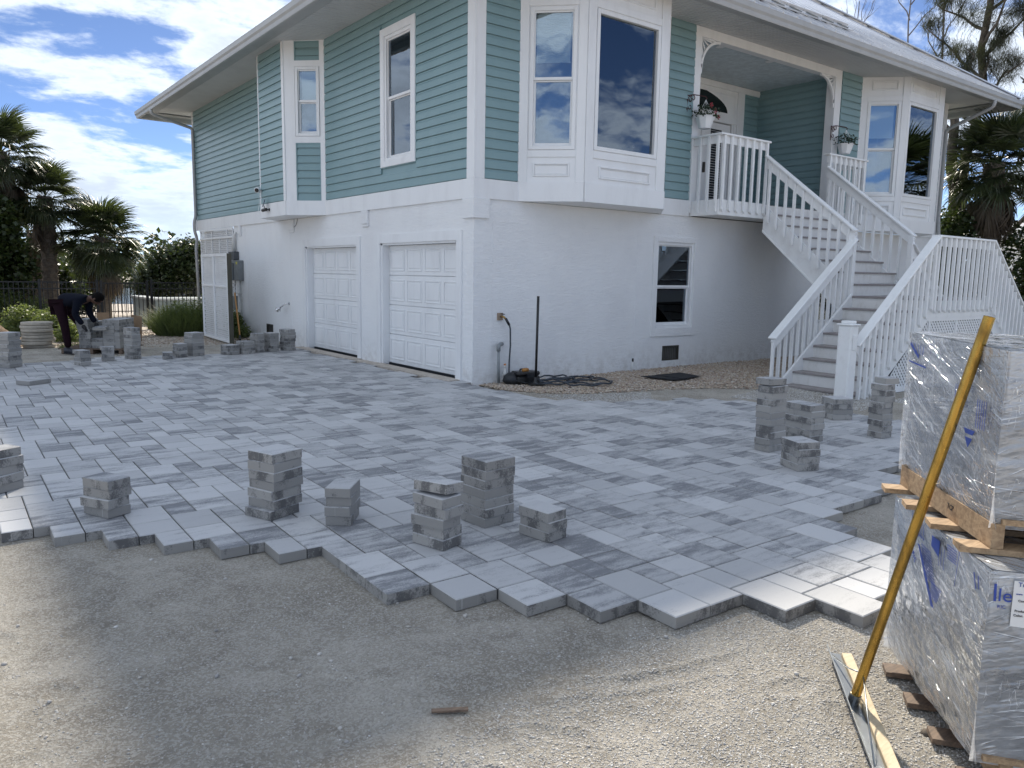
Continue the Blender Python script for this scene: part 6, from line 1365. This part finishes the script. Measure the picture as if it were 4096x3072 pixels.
FR_G = [frond_mesh('frond', 10+i) for i in range(5)]; FR_D = [frond_mesh('dead_frond', 40+i, True, nseg=22) for i in range(3)]
def palm(x, y, z0, h, scale, label, seed, n=38, dead=12, lean=(0, 0), tr=.17, boots=True, dmin=-35):
    rs = random.Random(seed); t = thing('sabal_palm', label, 'palm tree', (x, y, z0), 'fan palms'); top = V(x+lean[0], y+lean[1], z0+h)
    mb = MB(); pts, rr = [], []
    for k in range(15):
        u = k/14; pts.append(V(x, y, z0-.1).lerp(top, u)+V(lean[0], lean[1], 0)*(u*u-u)*.5); rr.append(tr*(1.15-.25*u+.08*(k % 2)))
    mb.tube(pts, rr, 12); mb.build('trunk', M_PBARK, t)
    if boots:
        bm_ = MB()
        for k in range(70):
            u = .35+.63*k/70; a = k*2.399; p = V(x, y, z0).lerp(top, u); d = V(math.cos(a), math.sin(a), 0); bm_.obox(p+d*(tr*.95)+ZV*.05, d*.012, V(-d.y, d.x, 0)*.045, (d*.5+ZV).normalized()*.13)
        stuff(bm_.build('leaf_base', M_PBARK, t))
    for k in range(n):
        u = k/n; el = R(84-(84-dmin)*u**.85+rs.uniform(-7, 7)); az = k*2.39996+rs.uniform(-.2, .2); s_ = scale*rs.uniform(.85, 1.08)
        piece('frond', FR_G[rs.randrange(5)], top+ZV*(.05-.30*u), t, (rs.uniform(-.3, .3), -el, az), (s_, s_, s_))
    for k in range(dead):
        el = R(-52-36*rs.random()); az = k*2.39996*1.1+rs.uniform(-.3, .3); s_ = scale*rs.uniform(.8, 1.25)
        piece('dead_frond', FR_D[rs.randrange(3)], top-ZV*(.25+.2*rs.random()), t, (rs.uniform(-.3, .3), -el, az), (s_, s_, s_))
    return t
palm(-4.42, 16.2, -.1, 4.80, .90, 'tallest fan palm cut by the left edge of the picture', 1, n=52, dead=16, lean=(-.10, 0))
palm(-3.50, 16.5, -.1, 3.70, .80, 'middle fan palm with boots on its trunk behind the fence', 2, n=50, dead=10, tr=.19)
palm(-2.18, 16.2, -.1, 2.60, .88, 'lowest, widest fan palm behind the fence, right of its taller neighbours', 3, n=66, dead=16, dmin=-45)
palm(-3.7, 17.6, -.1, 2.7, .75, 'dark fan palm half hidden between the others at left', 4, n=26, dead=6)
palm(15.75, -.75, -.1, 4.75, .98, 'fan palm with hanging brown skirt right of the house', 5, n=34, dead=40, tr=.15)
palm(17.0, -.35, -.1, 4.9, .95, 'fan palm crown tucked behind the right downspout', 6, n=34, dead=20, lean=(-.3, .2))
palm(17.6, -1.9, -.1, 4.1, 1.0, 'fan palm cut by the right edge of the picture', 7, n=34, dead=24)
palm(17.3, -3.95, -.1, 4.7, 1.3, 'fan palm beyond the right edge mirrored in the end bay window', 8, n=36, dead=10)
palm(-8.4, 11.2, -.1, 4.6, 1.0, 'fan palm beyond the left edge mirrored in the narrow bay window', 9, n=34, dead=8)
def leafmass(name, blobs, n, size, m, parent=None, flat=.55, long=1.6, shell=.45, seed=1, clump=0.0):
    """leaf-sized quads through ellipsoids (cx,cy,cz,rx,ry,rz)"""
    rs = np.random.RandomState(seed); B = np.array(blobs, float); w = B[:, 3]*B[:, 4]*.5+B[:, 3]*B[:, 5]; idx = rs.choice(len(B), n, p=w/w.sum()); b = B[idx]
    d = rs.normal(size=(n, 3)); d /= np.linalg.norm(d, axis=1)[:, None]; r = (1-shell*rs.rand(n)**1.5)[:, None]
    lump = 1+.28*np.sin(d[:, 0]*5+idx*1.3)*np.sin(d[:, 1]*6+idx)*np.sin(d[:, 2]*5+2)+.22*(rs.rand(n)-.5)
    c = b[:, :3]+d*r*b[:, 3:]*lump[:, None]
    if clump: c = c+rs.normal(size=(n, 3))*clump
    ax = rs.normal(size=(n, 3)); ax[:, 2] *= flat; ax += d*.35; ax /= np.linalg.norm(ax, axis=1)[:, None]; up = rs.normal(size=(n, 3)); up[:, 2] += 1.2; sd = np.cross(ax, up); sd /= np.linalg.norm(sd, axis=1)[:, None]
    s_ = size*(.6+.8*rs.rand(n))[:, None]; h = s_*long/2; w_ = s_/2
    nrm = np.cross(ax, sd); v = np.stack([c-ax*h, c+sd*w_+nrm*w_*.2, c+ax*h, c-sd*w_+nrm*w_*.2], 1); k = v[..., 2].min(axis=1) > -.12; v = v[k]; n2 = len(v)
    f = np.arange(n2*4).reshape(-1, 4); return fast_mesh(name, v.reshape(-1, 3), f, m, parent, rs.rand(n2))
def stem(mb, p, q, r0, r1, wob=.1, n=6, seed=0, seg=7):
    rs = random.Random(seed); P, Rr = [], []
    for k in range(n+1):
        u = k/n; P.append(Vector(p).lerp(Vector(q), u)+V(rs.uniform(-1, 1), rs.uniform(-1, 1), 0)*wob*math.sin(math.pi*u)); Rr.append(r0+(r1-r0)*u)
    mb.tube(P, Rr, seg)
# mangrove wood across the water and behind the yard
bl = []; rs_ = random.Random(3)
for k in range(34):
    x = -19+k*1.0; bl.append((x+rs_.uniform(-.4, .4), (34.5 if not .2 < x < 3.2 else 64)+rs_.uniform(-1, 2.2), rs_.uniform(.6, 1.6), rs_.uniform(1.2, 1.9), 1.2, rs_.uniform(1.0, 2.1)))
stuff(tag(leafmass('mangrove_wood', bl, 60000, .14, M_MANG, seed=3, shell=.6), 'dense mangrove wood along the water behind the fence', 'mangroves'))
bl = [(x*2, 72+rs_.uniform(-2, 2), rs_.uniform(1.2, 2.2), 5.2, 2, rs_.uniform(2.0, 3.4)) for x in range(-24, 34, 2)]
stuff(tag(leafmass('far_trees', bl, 24000, .38, M_MANG, seed=4, shell=.5), 'far dark tree line closing the view on the left', 'trees'))
def bush(name, label, cat, blobs, n, size, m, seed, trunk=None, group=None, **k):
    t = thing(name, label, cat, (blobs[0][0], blobs[0][1], -.08), group); leafmass('crown', blobs, n, size, m, t, seed=seed, **k)
    if trunk:
        mb = MB()
        for i, (p, q, r0, r1) in enumerate(trunk): stem(mb, p, q, r0, r1, seed=seed+i)
        mb.build('trunk', M_BARK, t)
    return t
bush('mangrove_tree', 'round mangrove tree rising right of the palms by the downspout', 'tree', [(1.0, 21.0, 1.6, 1.0, .8, .95), (1.7, 21.3, 1.9, .9, .8, .85), (.3, 20.8, 1.1, .8, .7, .8)], 9000, .09, M_MANG, 11, [((1, 21, -.1), (1.2, 21, 1.8), .07, .03)])
bush('mangrove_tree', 'lower mangrove tree between the widest palm and the house corner', 'tree', [(-1.7, 20.4, 1.25, .8, .6, .85), (-2.3, 20.6, .8, .7, .6, .8)], 6000, .09, M_MANG, 12, [((-1.9, 20.4, -.1), (-1.8, 20.4, 1.4), .06, .03)])
bush('seagrape_tree', 'broad-leaved tree filling the left edge below the tall palm', 'tree', [(-4.75, 15.2, 2.3, .55, .6, 1.15), (-4.5, 15.3, 1.5, .60, .6, .75), (-5.3, 15.2, 2.2, .8, .7, 1.4)], 7500, .10, M_HEDGE, 13, [((-4.9, 15.3, -.1), (-4.8, 15.2, 2.4), .07, .03)], long=1.2)
bush('understorey_shrub', 'dark broad shrub behind the fence left of the gate', 'shrub', [(-3.1, 18.6, .9, .8, .7, .85), (-4.0, 18.9, 1.1, 1.0, .8, 1.1)], 9000, .09, M_HEDGE, 14)
# leaning trunk
t = thing('leaning_tree', 'bare grey trunk leaning left behind the fence', 'tree', (-3.9, 16.0, -.1)); mb = MB(); mb.tube([(-3.86, 16.0, -.1), (-3.92, 16.0, .5), (-4.12, 16.0, 1.15), (-4.34, 16.0, 1.75), (-4.5, 16.0, 2.3)], [.24, .21, .17, .14, .11], 12); mb.build('trunk', M_BARK, t, smooth=True); leafmass('crown', [(-4.7, 16.1, 3.0, .6, .5, .7)], 1600, .1, M_HEDGE, t, seed=5)
# low weeds and grasses along the fence
def tuft(name, label, cat, cx, cy, rx, ry, n, h, m, seed, lean=.35, w=.006):
    rs = np.random.RandomState(seed); a = rs.rand(n)*2*np.pi; r = np.sqrt(rs.rand(n)); x = cx+rx*r*np.cos(a); y = cy+ry*r*np.sin(a); hh = h*(.5+.6*rs.rand(n))*(1-.45*r**2); b = rs.rand(n)*2*np.pi; ln = lean*hh*(.4+rs.rand(n)); dx, dy = np.cos(b), np.sin(b)
    v = []; 
    for (u, ww) in ((0, 1), (.55, .8), (1, .1)):
        cxx = x+dx*ln*u*u+(x-cx)*.5*u; cyy = y+dy*ln*u*u+(y-cy)*.5*u; z = -.08+hh*u*(1-.12*u); v.append(np.stack([cxx-dy*w*ww, cyy+dx*w*ww, z], 1)); v.append(np.stack([cxx+dy*w*ww, cyy-dx*w*ww, z], 1))
    v = np.stack(v, 1); i = (np.arange(n)*6)[:, None]; f = np.concatenate([np.hstack([i, i+1, i+3, i+2]), np.hstack([i+2, i+3, i+5, i+4])]); o = fast_mesh(name, v.reshape(-1, 3), f, m, None, np.concatenate([rs.rand(n)]*2)); return o
t = thing('feathery_shrub', 'feathery green shrub against the lattice at the far end of the house', 'shrub', (-1.25, 11.8, -.08))
o = tuft('foliage', '', '', -1.15, 11.7, .62, .55, 3800, 1.02, M_GRASSY, 21, .5, .006); o.parent = t; o.matrix_parent_inverse = Matrix.Translation(-world_loc(t)); 
leafmass('leaves', [(-1.1, 11.7, .35, .58, .5, .42), (-.65, 11.4, .55, .33, .4, .35)], 2600, .03, M_GRASSY, t, seed=22, long=2.6, shell=.9, clump=.10)
bush('fence_shrub', 'light green weedy shrub behind the fence at the far left', 'shrub', [(-4.9, 14.9, .38, .8, .5, .62), (-4.1, 14.8, .28, .6, .45, .50), (-3.6, 14.9, .15, .4, .4, .4), (-6.1, 14.9, .40, .9, .5, .6)], 15000, .035, M_GRASSY, 23, long=2.4, shell=.7)
bush('fence_weed', 'light green weeds in front of the fence beside the stepping stones', 'weeds', [(-4.10, 11.6, .14, .42, .36, .50), (-3.85, 10.8, .02, .34, .3, .34), (-4.6, 12.2, .20, .5, .35, .52), (-3.7, 12.0, .0, .3, .3, .35)], 12000, .032, M_GRASSY, 24, long=2.6, shell=.75)
bush('wall_weed', 'dark weeds growing between the lattice gate and the wall', 'weeds', [(-.28, 10.2, .28, .20, .35, .34), (-.3, 9.6, .10, .2, .3, .18)], 2600, .032, M_GRASSY, 25, long=2.4, shell=.8)
tag(tuft('grass_tuft', '', '', -4.0, 9.0, .25, .2, 420, .18, M_GRASSY, 26), 'small green weed tuft behind the worker at the edge of the base', 'weed')
tag(tuft('yucca', '', '', -4.5, 15.0, .28, .2, 90, 1.25, M_GRASSY, 27, .6, .018), 'spiky pale yucca behind the fence at left', 'yucca')
# right of the house
bush('hedge', 'dense dark green hedge behind the staircase at right', 'hedge', [(15.6, .3, 2.2, .8, .9, 1.35), (16.5, -.9, 2.0, .9, .9, 1.25), (17.3, -1.9, 2.0, 1.0, .9, 1.3), (14.8, .0, 1.1, .7, .6, 1.1), (15.3, -1.2, .9, .8, .7, 1.0), (16.1, -2.4, .9, .9, .7, 1.1), (18.2, -3.2, 1.8, 1.2, 1.0, 1.7), (17.0, -3.7, 1.2, 1, .8, 1.2)], 26000, .075, M_HEDGE, 31, [((15.6, .3, -.1), (15.6, .3, 2.4), .07, .03), ((16.8, -1.2, -.1), (16.8, -1.2, 2.2), .07, .03)])
bush('bay_shrub', 'bright-leaved shrub growing against the end of the house', 'shrub', [(15.15, -.05, 2.75, .45, .5, .75), (15.4, -.35, 1.9, .5, .5, .8)], 3600, .065, M_HEDGE, 32)
# casuarina pines
def casuarina(base, top, r0, limbs, label, seed, nst=9000, fol=None, hang=.42):
    t = thing('casuarina_tree', label, 'tree', base); mb = MB(); stem(mb, base, top, r0, r0*.35, wob=.25, n=12, seed=seed, seg=10); ends = []
    rs = random.Random(seed); B0, T0 = Vector(base), Vector(top)
    for (u, d, l) in limbs:
        p = B0.lerp(T0, u); q = p+Vector(d).normalized()*l; stem(mb, p, q, r0*.28, r0*.08, wob=.12, n=6, seed=seed+int(u*100)); 
        for k in range(7):
            a = p.lerp(q, .35+.65*k/6); e_ = a+V(rs.uniform(-.7, .7), rs.uniform(-.7, .7), rs.uniform(-.1, .8))*l*.38; stem(mb, a, e_, r0*.08, r0*.03, wob=.04, n=3, seed=k, seg=4); ends.append((a, e_))
    mb.build('trunk', M_BARK, t)
    rs = np.random.RandomState(seed); ei = rs.randint(0, len(ends), nst); A = np.array([tuple(a) for a, b_ in ends])[ei]; Bq = np.array([tuple(b_) for a, b_ in ends])[ei]; u = .2+.85*rs.rand(nst)[:, None]; c = A+(Bq-A)*u+rs.normal(size=(nst, 3))*.09
    d = (Bq-A); d /= np.linalg.norm(d, axis=1)[:, None]; dr = d*.7+rs.normal(size=(nst, 3))*.38; L_ = (hang*(.5+rs.rand(nst)))[:, None]; m_ = c+dr*L_*.5; e_ = m_+dr*L_*.25+np.array([0, 0, -1.])*L_*.35
    vdir = np.array([.9, -.42, 0]); w_ = .0048
    v = np.stack([c-vdir*w_, c+vdir*w_, m_+vdir*w_, m_-vdir*w_, e_+vdir*w_*.2, e_-vdir*w_*.2], 1); i = (np.arange(nst)*6)[:, None]; f = np.concatenate([np.hstack([i, i+1, i+2, i+3]), np.hstack([i+3, i+2, i+4, i+5])]); fast_mesh('foliage', v.reshape(-1, 3), f, M_NEEDLE, t, np.concatenate([rs.rand(nst)]*2))
    return t
RV = V(.42, -.9, 0)      # roughly picture-right at this side of the house
def lim(u, r_, z, l, dd=0.0): return (u, RV*r_+V(.9, .42, 0)*dd+ZV*z, l)
casuarina((18.0, 1.3, -.1), (18.25, .75, 12.5), .18, [lim(.50, -1, .9, 1.6), lim(.55, .8, .7, 1.5), lim(.60, -1, 1.1, 2.2, .3), lim(.64, 1, 1, 1.9), lim(.70, -1, .8, 1.8, .5), lim(.74, 1, .9, 1.9), lim(.80, -.8, 1, 1.8), lim(.86, .9, 1.1, 1.8), lim(.93, -.4, 1, 1.6), lim(.67, .5, 1.2, 1.7, -.5), lim(.58, .3, 1.1, 1.4), lim(.78, .2, 1, 1.6, .6), lim(.47, .9, .3, 1.3), lim(.9, .6, .8, 1.7, .3)], 'tall feathery pine rising behind the right corner of the roof', 51, 17000)
casuarina((16.6, .85, -.1), (16.75, .95, 7.2), .26, [lim(.80, -1, 1.3, 1.7), lim(.88, -.9, 1.2, 1.6, .4), lim(.95, .4, 1, 1.0), lim(.72, .9, .6, .9)], 'thick dark pine trunk close behind the end bay', 52, 3800)
casuarina((20.0, .4, -.1), (20.4, .0, 7.6), .10, [lim(.80, -.6, 1, .9), lim(.9, .5, 1.0, .8), lim(.7, .9, .6, .9), lim(.86, .1, 1, .8), lim(.76, -.9, .7, .8)], 'slender young pine right of the tall one', 53, 2600, hang=.3)
def bare(label, base, top, r0, branches, seed):
    t = thing('bare_tree', label, 'tree', base); mb = MB(); stem(mb, base, top, r0, r0*.3, wob=.16, n=12, seed=seed, seg=8); B0, T0 = Vector(base), Vector(top)
    for i, (u, d, l) in enumerate(branches):
        p = B0.lerp(T0, u); q = p+Vector(d).normalized()*l; stem(mb, p, q, r0*.4, r0*.1, wob=.08, n=5, seed=seed+i, seg=5)
        for k in range(3): a = p.lerp(q, .4+.25*k); stem(mb, a, a+(Vector(d).normalized()+V(random.uniform(-.6, .6), random.uniform(-.6, .6), .3))*l*.3, r0*.16, r0*.05, .03, 3, k, 4)
    mb.build('trunk', M_TWIG, t)
bare('bare pale trunk climbing past the roof tip at the far right', (20.2, -.6, -.1), (19.6, .6, 10.6), .11, [(.80, RV*.6+ZV, 1.3), (.92, -RV*.8+ZV, 1.2), (.97, RV+ZV*.8, 1.0), (.70, -RV*.5+ZV*.4, .3)], 61)
bare('thin bare tree whose twigs show above the roof left of the pine', (21.8, 5.0, -.1), (21.4, 4.8, 12.6), .06, [(.84, -RV*.5+ZV, 1.8), (.88, RV*.6+ZV, 1.6), (.80, RV*.9+ZV, 2.0), (.93, -RV*.3+ZV, 1.3)], 62)
bare('bundle of bare twigs standing above the roof ridge', (20.9, 6.4, -.1), (20.7, 6.3, 11.4), .05, [(.84, -RV*.25+ZV, 1.7), (.86, RV*.28+ZV, 1.7), (.88, -RV*.1+ZV, 1.6), (.9, RV*.5+ZV*.9, 1.0), (.87, RV*.12+ZV, 1.9)], 63)
bare('leafless sapling slanting left beside the tall pine', (19.6, 2.4, -.1), (20.0, 3.1, 11.5), .075, [(.66, -RV*1.2+ZV, 2.2), (.74, -RV*.5+ZV, 1.4), (.80, RV*.5+ZV, 1.2)], 64)
bare('bare forked branch reaching in from the right edge', (21.4, -1.9, -.1), (20.6, -.9, 8.2), .09, [(.78, -RV*.8+ZV*.3, 1.3), (.66, -RV*1.0+ZV*.5, 1.4), (.9, RV+ZV, 1.2)], 65)
# neighbour's pale roof glimpsed through the palms
t = thing('neighbour_house', 'pale hipped roof of a neighbouring house between the palms at far right', 'house', (38, 4.5, 0))
mb = MB(); mb.box(36.4, 43, -1.5, 7.2, -.1, 3.9); mb.build('wall', M_STUCCO, t); mb = MB(); mb.add([(35.4, -2.5, 3.95), (44, -2.5, 3.95), (44, 8.2, 3.95), (35.4, 8.2, 3.95), (39.7, 2.3, 6.0), (39.7, 3.4, 6.0), (35.4, -2.5, 3.75), (44, -2.5, 3.75), (44, 8.2, 3.75), (35.4, 8.2, 3.75)], [(0, 1, 4), (1, 2, 5, 4), (2, 3, 5), (3, 0, 4, 5), (0, 3, 9, 6), (1, 0, 6, 7), (2, 1, 7, 8), (3, 2, 8, 9), (6, 9, 8, 7)]); mb.build('roof', M_SOFFIT, t)
